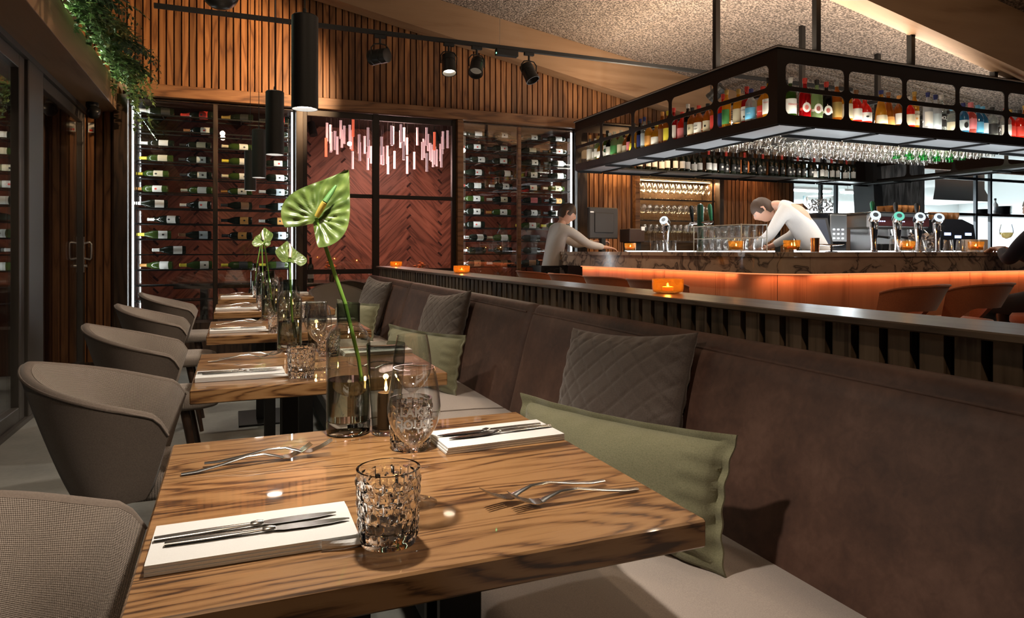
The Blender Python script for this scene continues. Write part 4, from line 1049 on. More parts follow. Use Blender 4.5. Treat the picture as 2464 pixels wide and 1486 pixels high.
# ---------------------------------------------------------------- open kitchen behind the bar
KW = P('white_tile_wall', (.72,.76,.76), rough=.3)
def kst(m_, nm, mat, lab=None): return struct(m_.build(nm, mat), lab)
kst(MB().bx(7.0, 15.5, 10.6, 10.7, 0, 2.9), 'wall_kitchen_rear', KW, 'white tiled rear wall of the open kitchen')
kst(MB().bx(7.22, 7.32, 7.51, 10.6, 0, 2.9), 'wall_kitchen_left', KW)
kst(MB().bx(15.4, 15.5, 7.43, 10.6, 0, 2.9), 'wall_kitchen_right', KW)
kst(MB().bx(7.22, 15.5, 7.51, 10.6, 2.8, 2.9), 'ceiling_kitchen', KW, 'white ceiling of the open kitchen')
kst(MB().bx(13.5, 15.5, 7.43, 7.51, 0, 2.8), 'wall_kitchen_front', P('dark_backing', (.035,.018,.010), rough=.9))
kst(MB().bx(14.0, 15.5, 7.3, 11.5, -.06, 0), 'floor_kitchen', CONC)
TUBE = emis('kitchen_tube', (.90,.96,1.0), 20.0)
for i, (x, y) in enumerate(((9.6,9.4),(11.0,9.4),(12.6,9.4))):
    t = thing('kitchen_light', 'long white tube light in the kitchen, %s from the slats' % ORD[i], 'light', (x, y, 2.20), 0, 'kitchen tube lights')
    MB().bx(-.55,.55,-.07,.07,.03,.08,.006).build('housing', P('white_metal', (.8,.8,.8), rough=.4), t)
    for yy in (-.035,.035): MB().cyl((-.53,yy,.012),(.53,yy,.012),.016,n=10).build('tube', TUBE, t, smooth=40)
    for xx in (-.4,.4): MB().bx(xx-.004,xx+.004,-.004,.004,.08,.60).build('hanger', STEEL, t)
    lamp('kitchen_tube_light', 'AREA', (x, y, 2.18), 320, (.88,.95,1.0), rot=(0,0,0), size=1.1, size_y=.12)
w2 = bpy.data.objects.new('window_2', None); COL.objects.link(w2); struct(w2, 'black framed kitchen hatch window behind the bar')
for x in (7.34, 7.885, 8.183, 9.55, 9.80, 11.246, 11.606, 12.6):
    MB().bx(x-.022, x+.022, 7.44, 7.49, .95, 2.42, .003).build('post', P('hatch_steel', (.06,.065,.07), rough=.4, metal=.6), w2)
for z in (.97, 2.30): MB().bx(7.36, 13.5, 7.445, 7.485, z-.022, z+.022).build('rail', P('hatch_steel', (.06,.065,.07), rough=.4, metal=.6), w2)
for a, b in ((7.36,7.865),(7.905,8.163),(8.203,9.53)): MB().bx(a, b, 7.462, 7.468, .99, 2.28).build('pane', PANE, w2)
# pillar with weathered boards in front of the hatch
def pil():
    m, nt, b = base('weathered_grey_boards', (.25,.25,.25), rough=.7)
    n = nd(nt, 'ShaderNodeTexNoise', {'Vector': coords(nt, [9,9,1.2], False), 'Scale': 2.0, 'Detail': 6.0, 'Distortion': 1.2})
    L(nt, ramp(nt, n.outputs[0], [(.35,(.07,.072,.075)),(.65,(.30,.31,.32))]), b.inputs['Base Color']); bump(nt, b, n.outputs[0], .3, .01); return m
t = thing('service_pillar', 'grey weathered board pillar between bar and kitchen', 'pillar', (8.75, 7.12, 0))
MB().prism([(-.08,0),(.62,0),(.62,2.6),(-.30,2.6)], -.16, .16, lambda a, b, z: (a, z, b)).build('boards', pil(), t)
MB().prism([(-.28,0),(-.082,0),(-.302,2.6),(-.46,2.6)], -.17, .17, lambda a, b, z: (a, z, b)).build('side_panel', P('dark_grey_panel', (.035,.035,.037), rough=.5), t)
t = thing('kitchen_hood', 'large stainless extraction hood in the open kitchen', 'hood', (12.05, 8.7, 2.02))
MB().bx(-.2,.1,-.2,.2,.7001,.79).build('duct', STEEL, t)
MB().prism([(-.75,.22),(.55,.22),(.75,.0),(-.80,0)], -.5, .5, lambda a, b, z: (a, z, b)).bx(-.75,.55,-.5,.5,.2201,.70).build('shell', STEEL, t)
t = thing('pass_shelf', 'dark wooden pass shelf with plates in the kitchen hatch', 'shelf', (12.1, 7.58, 1.70))
MB().bx(-1.35,1.4,-.11,.2,0,.045,.004).build('board', DKWOOD, t)
MB().bx(-1.33,-1.29,0,.04,-.72,0).bx(1.3,1.34,0,.04,-.72,0).build('bracket', BLACK, t)
plm = MB().lathe([(.06,0),(.08,.004),(.125,.014),(.13,.018),(.12,.018),(.075,.008),(.001,.008)], n=22).mesh('plate', 40)
for i in range(9): tag(obj('dinner_plate', plm, BLACKM, None, (12.25, 7.66, 1.7455+i*.016)), 'dark plate in the tall stack on the pass shelf, %s from below' % ORD[i], 'plate', 'tall stack of dark plates')
for i in range(5): tag(obj('dinner_plate', plm, BLACKM, None, (11.72, 7.66, 1.7455+i*.016)), 'dark plate in the low stack on the pass shelf, %s from below' % ORD[i], 'plate', 'low stack of dark plates')
tag(bottle('sauce_bottle', 'mid', P('sauce_white', (.75,.75,.73), rough=.3), LBLK, LBLUE, 'white sauce bottle between the plate stacks on the pass', 'bottle', loc=(11.98,7.62,1.7455), capname='cap'), 'white sauce bottle between the plate stacks on the pass', 'bottle')
t = thing('kitchen_bench', 'stainless kitchen workbench under the hood', 'workbench', (10.6, 8.9, 0))
MB().bx(-2.6,2.6,-.4,.4,.86,.92,.006).build('top', STEEL, t); MB().bx(-2.6,2.6,-.38,.38,.0,.86).build('cabinets', STEEL, t)
t = thing('kitchen_rack', 'pale blue kitchen shelving beside the hood', 'shelf unit', (9.9, 10.35, 0))
for z in (.95,1.3,1.65,2.0): MB().bx(-.4,.4,-.2,.2,z,z+.02).build('shelf', STEEL, t)
for sx in (-.4,.4):
    for sy in (-.2,.2): MB().bx(sx-.015,sx+.015,sy-.015,sy+.015,0,2.2).build('upright', P('pale_blue_metal', (.35,.5,.55), rough=.4), t)
for i, (x, h) in enumerate(((9.1,.3),(9.5,.22),(11.8,.28),(12.3,.2),(12.8,.34))):
    t = thing('stock_pot', 'stainless stock pot on the kitchen workbench, %s from the slats' % ORD[i], 'pot', (x, 8.85, .9205), 0, 'stock pots')
    MB().lathe([(.13,0),(.14,.01),(.14,h),(.145,h),(.145,h+.006),(.001,h+.012)], n=22).build('body', STEEL, t, smooth=40)
    for s in (-1,1): MB().tube([(s*.14,-.03,h*.7),(s*.175,-.03,h*.72),(s*.175,.03,h*.72),(s*.14,.03,h*.7)],.006,6).build('handle', STEEL, t, smooth=60)

# ---------------------------------------------------------------- half wall with oak cap and single slats
HY0, HY1 = -1.6, 6.68
hw = thing('half_wall', 'low partition with smoked oak cap and vertical oak slats behind the bench', 'partition', (1.42, HY0, 0))
hw.location = (0, 0, 0)
MB().bx(1.345, 1.48, HY0, HY1-.01, 0, .925).build('core', P('partition_core', (.010,.009,.008), rough=.8), hw)
MB().bx(1.295, 1.51, HY0, HY1, .963, .98, .003).build('cap', OAKC, hw)
MB().bx(1.35, 1.48, HY0, HY1-.01, .925, .963).build('cap_bearer', P('partition_core', (.010,.009,.008), rough=.8), hw)
sm = MB().bx(-.022, 0, -.026, .026, 0, .932).mesh('slat'); sm.materials.append(OAKG)
y = .30
while y < HY1-.03:
    obj('slat', sm, OAKG, hw, (1.345, y, .03)); y += .0742
tealight('round amber glass dish with lit tea light on the half wall nearest the camera', (1.42, 2.02, .9805), 'tea lights on the half wall')
tealight('round amber glass dish with lit tea light on the half wall before the cabinet', (1.41, 4.33, .9805), 'tea lights on the half wall')
tealight('round amber glass dish with lit tea light at the far end of the half wall', (1.41, 6.3, .9805), 'tea lights on the half wall')

# ---------------------------------------------------------------- banquette
def leather():
    m, nt, b = base('brown_suede_leather', (.1,.045,.03), rough=.60)
    v = coords(nt, [1]*3, True)
    n = nd(nt, 'ShaderNodeTexNoise', {'Vector': v, 'Scale': 5.0, 'Detail': 9.0, 'Roughness': .7})
    n2 = nd(nt, 'ShaderNodeTexNoise', {'Vector': v, 'Scale': 160.0, 'Detail': 4.0})
    n3 = nd(nt, 'ShaderNodeTexNoise', {'Vector': v, 'Scale': 30.0, 'Detail': 6.0, 'Distortion': 1.0})
    f = math2(nt, 'ADD', math2(nt, 'MULTIPLY', n.outputs[0], .75), math2(nt, 'MULTIPLY', n3.outputs[0], .25))
    L(nt, ramp(nt, f, [(.34, (.036,.015,.010)), (.52, (.074,.034,.022)), (.70, (.128,.066,.046))]), b.inputs['Base Color'])
    bump(nt, b, math2(nt, 'ADD', n2.outputs[0], n3.outputs[0]), .12, .001); return m
LEATH = leather()
SEATF = cloth('taupe_seat_wool', (.50,.43,.39), (.29,.25,.23), 520, .25, blotch=2.0)
bq = thing('banquette', 'long brown leather bench with high back and taupe wool seat', 'bench', (.75, 2.5, 0))
bq.location = (0,0,0)
segs = [(-1.2, .515), (.525, 2.725), (2.735, 4.935), (4.945, 6.62)]
def back_seg(y0, y1):
    """cushioned back: slightly curved face, rounded top with a seam roll"""
    n = 18; ring = []
    prof = [(1.085,.44),(1.10,.50),(1.125,.60),(1.155,.72),(1.185,.82),(1.198,.855),(1.203,.862),(1.205,.868),(1.212,.885),(1.228,.896),(1.250,.897),(1.268,.885),(1.275,.865),(1.275,.44)]
    ys = [y0, y0+.006, y0+.018, y0+.04]+[lerp(y0+.06, y1-.06, i/n) for i in range(n+1)]+[y1-.04, y1-.018, y1-.006, y1]
    rr = []
    for yy in ys:
        e = min(yy-y0, y1-yy); k = 1-max(0, 1-e/.04)**2.2 if e < .04 else 1.0
        puff = .008*sstep(0, .35, e)
        rr.append([(x+(1-k)*.03*(1 if x < 1.27 else 0)-(puff if x < 1.2 else 0), yy, z-(1-k)*.012*(1 if z > .5 else 0)) for x, z in prof])
    return MB().rings(rr)
for y0, y1 in segs: back_seg(y0, y1).build('back_cushion', LEATH, bq, smooth=50)
for y0, y1 in segs:
    MB().tube([(1.2005,yy,.861) for yy in [lerp(y0+.03,y1-.03,i/12) for i in range(13)]], .0035, 6).build('piping', LEATH, bq, smooth=60)
m = MB()
prof = [(.44,.36),(.425,.375),(.42,.40),(.423,.435),(.440,.455),(.47,.462),(.62,.468),(.95,.462),(1.08,.455),(1.10,.44),(1.10,.36)]
for a, b in ((-1.2, 2.72), (2.74, 6.60)):
    MB().rings([[(x, yy, z) for x, z in prof] for yy in [a, a+.01]+[lerp(a+.03,b-.03,i/10) for i in range(11)]+[b-.01, b]]).build('seat_cushion', SEATF, bq, smooth=50)
MB().bx(.50, 1.29, -1.2, 6.6, .08, .36).build('base', BLACKM, bq)
MB().bx(.445, .50, -1.2, 6.6, .30, .36).build('seat_frame', BLACK, bq)

# ---------------------------------------------------------------- cushions
def pillow(nm, mat, w, h, t, quilt=0.0, flange=0.0, nu=64, nv=46, seed=1, sag=.03):
    """upright pillow in its own x (width) / z (height) plane, y is thickness, base edge at z = 0"""
    rd = random.Random(seed); ph = [rd.uniform(0, 6) for _ in range(6)]
    def side(sg):
        def fn(u, v):
            a, b = 2*u-1, 2*v-1
            fx = 1-flange*2/w; fz = 1-flange*2/h
            aa, bb = min(1, abs(a)/fx), min(1, abs(b)/fz)
            th = t*.5*((1-aa**2.6)**.55)*((1-bb**2.6)**.55)
            th += .003 if flange else .002
            # pinched corners: edges draw in between the corners
            x = a*w/2*(1-.06*(1-b*b)*abs(a)**3)
            z = (b*h/2)*(1-.09*(1-a*a)*abs(b)**3)
            if quilt:
                p, q = x*.80+z*1.0, x*.80-z*1.0
                dp = abs(((p/quilt) % 1)-.5)*2; dq = abs(((q/quilt) % 1)-.5)*2
                k = min(1-max(dp, 0)**9, 1-max(dq, 0)**9); th = th*(.90+.0*k)-(1-k)*.0045*(1 if th > .012 else 0)
            th += .0025*math.sin(a*5+ph[0])*math.sin(b*4+ph[1])*(1-aa)*(1-bb)*4
            if aa > .75 or bb > .8: th += .0022*math.sin(a*26*(1 if bb > .8 else .2)+b*22*(1 if aa > .75 else .2)+ph[2])*(0 if th < .004 else 1)
            wv = (.006*math.sin(a*14+ph[3])+.004*math.sin(b*17+ph[4])) if flange and (aa >= 1 or bb >= 1) else 0
            return (x, sg*th+wv, z+h/2)
        return fn
    m = MB(); m.grid(side(-1), nu, nv); m.grid(side(1), nu, nv)
    n0 = (nu+1)*(nv+1)
    per = [i for i in range(nu+1)]+[j*(nu+1)+nu for j in range(1, nv+1)]+[nv*(nu+1)+i for i in range(nu-1,-1,-1)]+[j*(nu+1) for j in range(nv-1,0,-1)]
    for k in range(len(per)):
        a, b = per[k], per[(k+1) % len(per)]; m.f.append((a, b, n0+b, n0+a))
    return m.mesh(nm, 70)
VELV = cloth('taupe_velvet', (.082,.058,.047), (.042,.029,.023), 260, .1, rough=.7, sheen=.35, blotch=4)
GLIN = cloth('sage_green_linen', (.215,.205,.125), (.125,.122,.070), 330, .3, rough=.9, sheen=.2, blotch=5)
QP = pillow('quilted_pillow', VELV, .58, .43, .15, quilt=.072, nu=110, nv=80, seed=2)
GP = pillow('linen_pillow', GLIN, .66, .285, .14, flange=.022, seed=4)
STITCH = P('velvet_seam', (.19,.15,.135), rough=.7)
def put_cushion(kind, me, mat, a, b, z, lean, label, gr, roll=0.0):
    """a, b: floor points of the left and right lower corners as seen from the tables"""
    o = tag(obj(kind, me, mat, None, ((a[0]+b[0])/2, (a[1]+b[1])/2, z)), label, 'cushion', gr)
    ang = math.atan2(b[1]-a[1], b[0]-a[0])
    o.rotation_euler = Euler((-lean, roll, ang), 'XYZ')
    return o
gq, gg = 'quilted velvet cushions on the bench', 'green linen cushions on the bench'
# order far -> near is from high y to low y; each green one leans in front of a quilted one
put_cushion('quilted_cushion', QP, VELV, (.970,2.055), (1.055,1.475), .475, .29, 'taupe quilted velvet cushion on the bench nearest the camera', gq, -.075)
put_cushion('linen_cushion', GP, GLIN, (.70,1.74), (.925,1.125), .458, .22, 'sage green linen cushion leaning forward beside the nearest table', gg, -.02)
put_cushion('quilted_cushion', QP, VELV, (.985,3.93), (1.045,3.40), .485, .30, 'taupe quilted velvet cushion in the middle of the bench', gq, -.09)
put_cushion('linen_cushion', GP, GLIN, (.73,3.62), (.945,3.02), .458, .22, 'sage green linen cushion beside the second table', gg)
put_cushion('quilted_cushion', QP, VELV, (.975,5.95), (1.045,5.42), .485, .30, 'taupe quilted velvet cushion at the far end of the bench', gq, .05)
put_cushion('linen_cushion', GP, GLIN, (.74,5.66), (.95,5.06), .458, .22, 'sage green linen cushion at the far end of the bench', gg)

# ---------------------------------------------------------------- dining chairs
FELT = cloth('grey_brown_felt', (.205,.160,.132), (.125,.098,.080), 300, .15, blotch=6)
WEAV = cloth('coarse_taupe_weave', (.40,.33,.28), (.145,.118,.098), 300, .9, blotch=4, uvweave=1.0)
def chair_parts():
    NU = 56
    AW, AR = .285, .13
    tot = PI*AW+2*AR
    def plan(t, s):
        """t in 0..1 round the U from one arm front to the other; s 0 bottom .. 1 rim"""
        d = t*tot; kx = lerp(.50, 1.0, s**.8); ky = lerp(.78, 1.0, s**.8)
        if d < AR: x, y = AR-d, -AW
        elif d > tot-AR: x, y = d-(tot-AR), AW
        else:
            a = -PI/2-(d-AR)/AW; x, y = AW*math.cos(a), AW*math.sin(a)
        return x*kx, y*ky
    def rimz(t):
        a = abs(2*t-1)
        z = .800-.135*a**1.25
        e = min(t, 1-t)*tot
        return z-.040*(1-min(1, e/.05))**2.2
    def botz(t): return .425-.03*math.sin(PI*t)
    def nrm(t, s):
        e = 1e-3; a = plan(max(0,t-e), s); b = plan(min(1,t+e), s); dx, dy = b[0]-a[0], b[1]-a[1]; l = math.hypot(dx, dy); return dy/l, -dx/l  # inward
    def thick(t):
        e = min(t, 1-t)*tot; return .055*min(1, .35+e/.10)
    def outer(u, v):
        x, y = plan(u, v); return (x, y, lerp(botz(u), rimz(u)-.012, v))
    def rim(u, v):
        x, y = plan(u, 1); nx, ny = nrm(u, 1); k = v; w = thick(u)*.55
        return (x+nx*w*k, y+ny*w*k, rimz(u)-.012+.014*math.sin(PI*min(1, .12+.88*k)*.9))
    def inner(u, v):
        x1, y1 = plan(u, 1); nx, ny = nrm(u, 1); w = thick(u)
        xa, ya, za = x1+nx*w*.55, y1+ny*w*.55, rimz(u)-.006
        b = math.sin(PI*u); ins = .055+.055*b
        x0, y0 = plan(u, .25); xb, yb, zb = x0+nx*ins*.9, y0+ny*ins*.9, .455
        k = v; bul = .018*math.sin(PI*k)
        return (lerp(xa, xb, k)+nx*bul, lerp(ya, yb, k)+ny*bul, lerp(za, zb, k))
    sh = MB().grid(outer, NU, 12).grid(rim, NU, 5)
    # close the arm fronts
    for u in (0.0, 1.0):
        o_ = [outer(u, j/12) for j in range(13)]; i_ = [inner(u, j/12) for j in range(13)][::-1]
        sh.rings([o_, i_], False, False) if False else None
        b = len(sh.v); sh.v += o_+i_
        for j in range(12): sh.f.append((b+j, b+j+1, b+13+j+1, b+13+j))
    inn = MB().grid(inner, NU, 14, uv=(tot/.0072, .34/.0072))
    def bottom(u, v):
        x, y = plan(u, 0); return (lerp(x, .02, v), lerp(y, 0, v), lerp(botz(u), .41, v))
    sh.grid(bottom, NU, 2)
    pip = MB().tube([(lambda p: (p[0], p[1], p[2]+.003))(outer(i/60, 1)) for i in range(61)], .0042, 6)
    def seat(u, v):
        a = 2*PI*u; r = [0.001, .5, .86, .97, 1.0, .985, .93][min(6, int(round(v*6)))]
        z = [.478,.476,.470,.460,.445,.42,.405][min(6, int(round(v*6)))]
        c, s = math.cos(a), math.sin(a); ex = .62
        return (.075+.225*abs(c)**ex*(1 if c > 0 else -1)*r, .192*abs(s)**ex*(1 if s > 0 else -1)*r, z)
    st = MB().grid(seat, 40, 6, closeu=True, uv=(1.4/.0072, .25/.0072))
    st.f.append(tuple(6*40+i for i in range(40)))
    legs = []
    for sx, sy in ((.17,.15),(.17,-.15),(-.14,.14),(-.14,-.14)):
        legs.append(MB().cyl((sx*.8, sy*.8, .42), (sx*1.25, sy*1.25, 0), .021, .012, 12).mesh('leg', 50))
    return sh.mesh('outer_shell', 60), inn.mesh('inner_upholstery', 60), pip.mesh('piping', 60), st.mesh('seat', 60), legs
CH = chair_parts()
LEGW = wood('chair_leg_walnut', (.018,.010,.007), (.045,.024,.015), (.065,.036,.022), 2, rough=.35, tint=.1)
def chair(label, loc, rz, group='upholstered tub chairs beside the tables'):
    t = thing('tub_chair', label, 'chair', loc, rz, group)
    obj('outer_shell', CH[0], FELT, t); obj('inner_upholstery', CH[1], WEAV, t); obj('piping', CH[2], FELT, t); obj('seat', CH[3], WEAV, t)
    for l in CH[4]: obj('leg', l, LEGW, t)
    return t
TY = [.79, 2.05, 3.31, 4.57, 5.83]
chair('grey-brown tub chair at the table nearest the camera, mostly out of view', (-.270, 1.135, 0), .03)
chair('grey-brown tub chair at the second table, nearest one seen whole', (-.290, 2.41, 0), -.02)
chair('grey-brown tub chair at the third table', (-.345, 3.60, 0), .0)
chair('grey-brown tub chair at the fourth table', (-.395, 4.88, 0), .02)
chair('grey-brown tub chair at the last table by the wine cabinet', (-.405, 6.14, 0), .0)
chair('grey-brown tub chair standing before the inner window', (.98, 7.02, 0), -PI/2+.1)

# ---------------------------------------------------------------- bar stools
RUST = cloth('rust_velvet', (.46,.12,.035), (.26,.06,.018), 240, .1, rough=.6, sheen=.6, blotch=5)
def stool_parts():
    R = .235
    def top(t): return .925-.045*(abs(2*t-1)**4)
    def bot(t): a = abs(2*t-1); return .775-.115*sstep(.45, .95, a)
    def P2(t, k): a = PI-(t-.5)*math.radians(185); r = R*(1+.10*k); return r*math.cos(a)*1.0-.01-.05*k, r*math.sin(a)
    def o_(u, v): x, y = P2(u, v); return (x, y, lerp(bot(u), top(u), v))
    def i_(u, v): x, y = P2(u, v); return (x*.86, y*.86, lerp(bot(u), top(u), v))
    NU, NV = 36, 8
    m = MB(); m.grid(o_, NU, NV).grid(i_, NU, NV)
    n0 = (NU+1)*(NV+1)
    per = list(range(NU+1))+[j*(NU+1)+NU for j in range(1, NV+1)]+[NV*(NU+1)+i for i in range(NU-1,-1,-1)]+[j*(NU+1) for j in range(NV-1,0,-1)]
    for k in range(len(per)):
        a, b = per[k], per[(k+1) % len(per)]; m.f.append((a, b, n0+b, n0+a))
    pip = MB().tube([o_(i/40, 1) for i in range(41)], .006, 6)
    st = MB().lathe([(.10,.60),(.20,.605),(.222,.63),(.222,.665),(.205,.69),(.12,.70),(.002,.702)], n=32)
    return m.mesh('backrest', 60), pip.mesh('piping', 60), st.mesh('seat', 60)
SP = stool_parts()
def stool(label, loc, rz):
    t = thing('bar_stool', label, 'bar stool', loc, rz, 'rust velvet bar stools')
    obj('backrest', SP[0], RUST, t); obj('piping', SP[1], RUST, t); obj('seat', SP[2], RUST, t)
    for sx in (-1,1):
        for sy in (-1,1): MB().cyl((sx*.12,sy*.12,.61),(sx*.19,sy*.19,0),.013,.010,10).build('leg', BLACK, t, smooth=40)
    MB().tube([(.165*math.cos(2*PI*i/20),.165*math.sin(2*PI*i/20),.26) for i in range(20)], .008, 6, closed=True).build('footrest', BLACK, t, smooth=60)
stool('rust velvet bar stool nearest the bar corner on the long side', (2.93, 4.15, 0), .1)
stool('rust velvet bar stool second from the bar corner on the long side', (2.94, 4.83, 0), .05)
stool('rust velvet bar stool third from the bar corner on the long side', (2.94, 5.49, 0), .0)
stool('rust velvet bar stool farthest along, before the right wine cabinet', (2.94, 6.25, 0), .0)
stool('rust velvet bar stool at the bar front nearest the corner', (3.76, 3.02, 0), PI/2+.28)
stool('rust velvet bar stool at the bar front, middle of three', (4.35, 3.02, 0), PI/2+.25)
stool('rust velvet bar stool under the seated guest', (5.25, 2.98, 0), PI/2)

# ---------------------------------------------------------------- dining tables
WHICH = ['nearest the camera','second from the camera','third from the camera','fourth from the camera','farthest from the camera']
TN = ['nearest table','second table','third table','fourth table','last table']
top_m = MB().bx(-.365, .365, -.35, .35, -.040, 0, .003).mesh('table_top')
def table(i):
    y0 = TY[i]
    t = thing('dining_table', 'varnished oak dining table on black steel legs, %s' % WHICH[i], 'table', (.256, y0+.35, 0), 0, 'oak tables along the bench')
    obj('table_top', top_m, TABLE, t, (0,0,.75))
    for sx, w in ((-.085,.05),(.085,.07)):
        MB().bx(sx-w/2, sx+w/2, -.01, .01, .012, .70, .002).build('upright', BLACK, t)
        MB().bx(sx-w/2, sx+w/2, -.09, -.07, .012, .70, .002).build('upright', BLACK, t)
    MB().bx(-.22, .22, -.22, .22, 0, .012, .002).build('foot_plate', BLACK, t)
    MB().bx(-.2, .2, -.12, .03, .70, .708).build('mounting_plate', BLACK, t)
for i in range(5): table(i)

# ---------------------------------------------------------------- vase with anthurium
def vase_meshes():
    n = 40
    sh = MB().lathe([(.0445,.026),(.0455,.05),(.0455,.185),(.0440,.198),(.0390,.210),(.0300,.218),(.0255,.224),(.0235,.232),(.0235,.262),(.0245,.270)], n=n, cap0=False, cap1=False)
    ns = len(sh.v)
    sh.lathe([(.0425,.028),(.0435,.05),(.0435,.185),(.0420,.196),(.0370,.207),(.0285,.215),(.0240,.221),(.0220,.230),(.0220,.262),(.0232,.2705)], n=n, cap0=True, cap1=False)
    for i in range(n): j = (i+1) % n; sh.f.append((9*n+i, 9*n+j, ns+9*n+j, ns+9*n+i))
    nk = MB().lathe([(.0237,.231),(.0237,.262),(.0247,.2705)], n=n, cap0=False, cap1=False)
    base_ = MB().lathe([(.038,0),(.0440,.002),(.0455,.008),(.0455,.025),(.0445,.0275),(.001,.0275)], n=n)
    wat = MB().lathe([(.0415,.0285),(.0425,.05),(.0425,.112),(.001,.112)], n=n)
    return sh.mesh('shell', 50), nk.mesh('neck', 50), base_.mesh('glass_base', 40), wat.mesh('water', 40)
VM = vase_meshes()
def vase(i, x, y, rz=0):
    t = thing('glass_vase', 'smoked glass bottle vase of water on the %s' % TN[i], 'vase', (x, y, .7503), rz, 'smoked glass vases on the tables')
    obj('shell', VM[0], SMOKE, t); obj('neck', VM[1], SMOKE2, t); obj('glass_base', VM[2], P('smoked_solid_glass', (.72,.74,.70), rough=0, trans=1, ior=1.45), t); obj('water', VM[3], P('smoky_water', (.52,.55,.48), rough=0, trans=1, ior=1.33), t)
VASE = [(.224,1.452),(.20,2.72),(.19,3.98),(.20,5.24),(.19,6.49)]
for i, (x, y) in enumerate(VASE): vase(i, x, y)
def spathe_mat(nm, a, b, c):
    m, nt, bs = base(nm, a, rough=.38, coat=.2, coatr=.25)
    v = coords(nt, [1]*3, False)
    n = nd(nt, 'ShaderNodeTexNoise', {'Vector': v, 'Scale': 40.0, 'Detail': 3.0})
    L(nt, ramp(nt, n.outputs[0], [(.3, b), (.55, a), (.75, c)]), bs.inputs['Base Color']); bs.inputs['Subsurface Weight'].default_value = .0
    return m
SPG = spathe_mat('green_spathe', (.085,.130,.028), (.042,.075,.015), (.145,.195,.055))
STEM = P('green_stem', (.16,.32,.05), rough=.4)
def heart(u, v):
    """waxy heart: u across -1..1, v along 0 (lobes) .. 1 (tip); returns x, y(up), and w as relief"""
    t = v
    half = (.52*math.sin(PI*min(1, t*1.02)**.62)**.85)*(1-.25*t) if t < .999 else .0
    x = u*half
    y = t*1.0-.32
    notch = .20*max(0, 1-abs(u)*2.2)*max(0, 1-t*3.2)
    y += notch-.10*abs(u)*max(0, 1-t*3)
    return x, y
def anthurium(i, loc, stem, face, size, spad_col, label, roll=0.0, lean=.0, tip=None, cup=.35):
    """stem: world points; loc: bloom centre; face: direction the bloom faces"""
    t = thing('anthurium', label, 'flower', loc, 0, 'green anthuriums in the vases')
    MB().tube([Vector(p)-Vector(loc) for p in stem]+[(0,0,0)], [.0042]*len(stem)+[.0036], 10).build('stem', STEM, t, smooth=60)
    NU, NV = 44, 44
    def fn(u, v):
        a = 2*u-1
        tt = v; half = .52*(max(0.0, math.sin(PI*(.05+.95*tt)**.58)))**.85+.004
        x = a*half; y = tt*1.18-.34+.10*tt**6
        lob = max(0, 1-tt/.34)
        y += .26*lob*(1-abs(a))**1.3-.06*lob*abs(a)
        r = math.hypot(x, y-.0)
        z = cup*(x*x*1.6)+.10*max(0, y)**2*2-.02
        ang = math.atan2(y-.02, x)
        q = math.sin(ang*17+3*r)*.022*sstep(.08, .25, r)*(1-sstep(.80, 1.0, abs(a)))+.010*math.sin(r*26)*math.sin(ang*9)*sstep(.05,.2,r)*(1-abs(a)**4)
        z += q-.05*math.exp(-(x/.05)**2)*(1-tt)
        return (x*size, z*size, y*size)
    F = Vector(face).normalized(); up = Vector((0,0,1)); X = up.cross(F).normalized(); U = F.cross(X)
    Mx = Matrix((X, F, U)).transposed() @ Matrix.Rotation(roll, 3, 'Y') @ Matrix.Rotation(lean, 3, 'X')
    m = MB(); m.grid(fn, NU, NV)
    b = len(m.v); m.v += [(x, y-.0012, z) for x, y, z in m.v[:]]
    m.f += [tuple(q+b for q in f)[::-1] for f in m.f[:]]
    m.v = [tuple(Mx @ Vector(p)) for p in m.v]
    o = m.build('spathe', SPG, t, smooth=80, fix=False)
    s0 = Mx @ Vector((0, .004, .02*size)); s1 = Mx @ Vector((0, .20*size, .24*size)); s2 = Mx @ Vector((0, .24*size, .56*size))
    if spad_col == 'yellow':
        MB().tube([s0, (s0+s1)/2, s1], [.0052,.0062,.0058], 12).build('spadix', P('yellow_spadix', (.72,.55,.10), rough=.6), t, smooth=60)
        MB().tube([s1, (s1+s2)/2, s2], [.0058,.0050,.0026], 12).build('spadix_tip', P('green_spadix', (.07,.18,.05), rough=.5), t, smooth=60)
    else:
        MB().tube([s0, s1, s2], [.0050,.0055,.0030], 12).build('spadix', P('pale_pink_spadix', (.70,.52,.48), rough=.6), t, smooth=60)
    return t
CAMV = Vector((-.25,-.95,.1))
anthurium(0, (.158,1.445,1.197), [(.262,1.470,.80),(.247,1.462,.90),(.217,1.449,1.02),(.186,1.446,1.11)], (-.10,-1,.30), .128, 'yellow', 'large green anthurium with yellow spadix leaning from the nearest vase', roll=math.radians(33), lean=.0)
anthurium(1, (.20,2.715,1.10), [(.215,2.735,.80),(.205,2.72,.95),(.202,2.717,1.05)], (.35,-.55,1.0), .115, 'pink', 'green anthurium with pink spadix in the second vase', roll=.4)
anthurium(2, (.158,3.97,1.185), [(.205,3.995,.80),(.185,3.98,.98),(.170,3.972,1.10)], (-.5,-.5,.8), .115, 'pink', 'green anthurium with pink spadix in the third vase', roll=-.5)
anthurium(3, (.195,5.24,1.19), [(.21,5.25,.80),(.20,5.24,1.0),(.197,5.24,1.1)], (.3,-.6,.9), .11, 'pink', 'green anthurium half hidden in the fourth vase', roll=.3)
anthurium(4, (.235,6.48,1.23), [(.18,6.5,.80),(.20,6.49,1.0),(.225,6.485,1.15)], (-.1,-.7,.8), .11, 'pink', 'green anthurium in the vase on the last table', roll=.2)

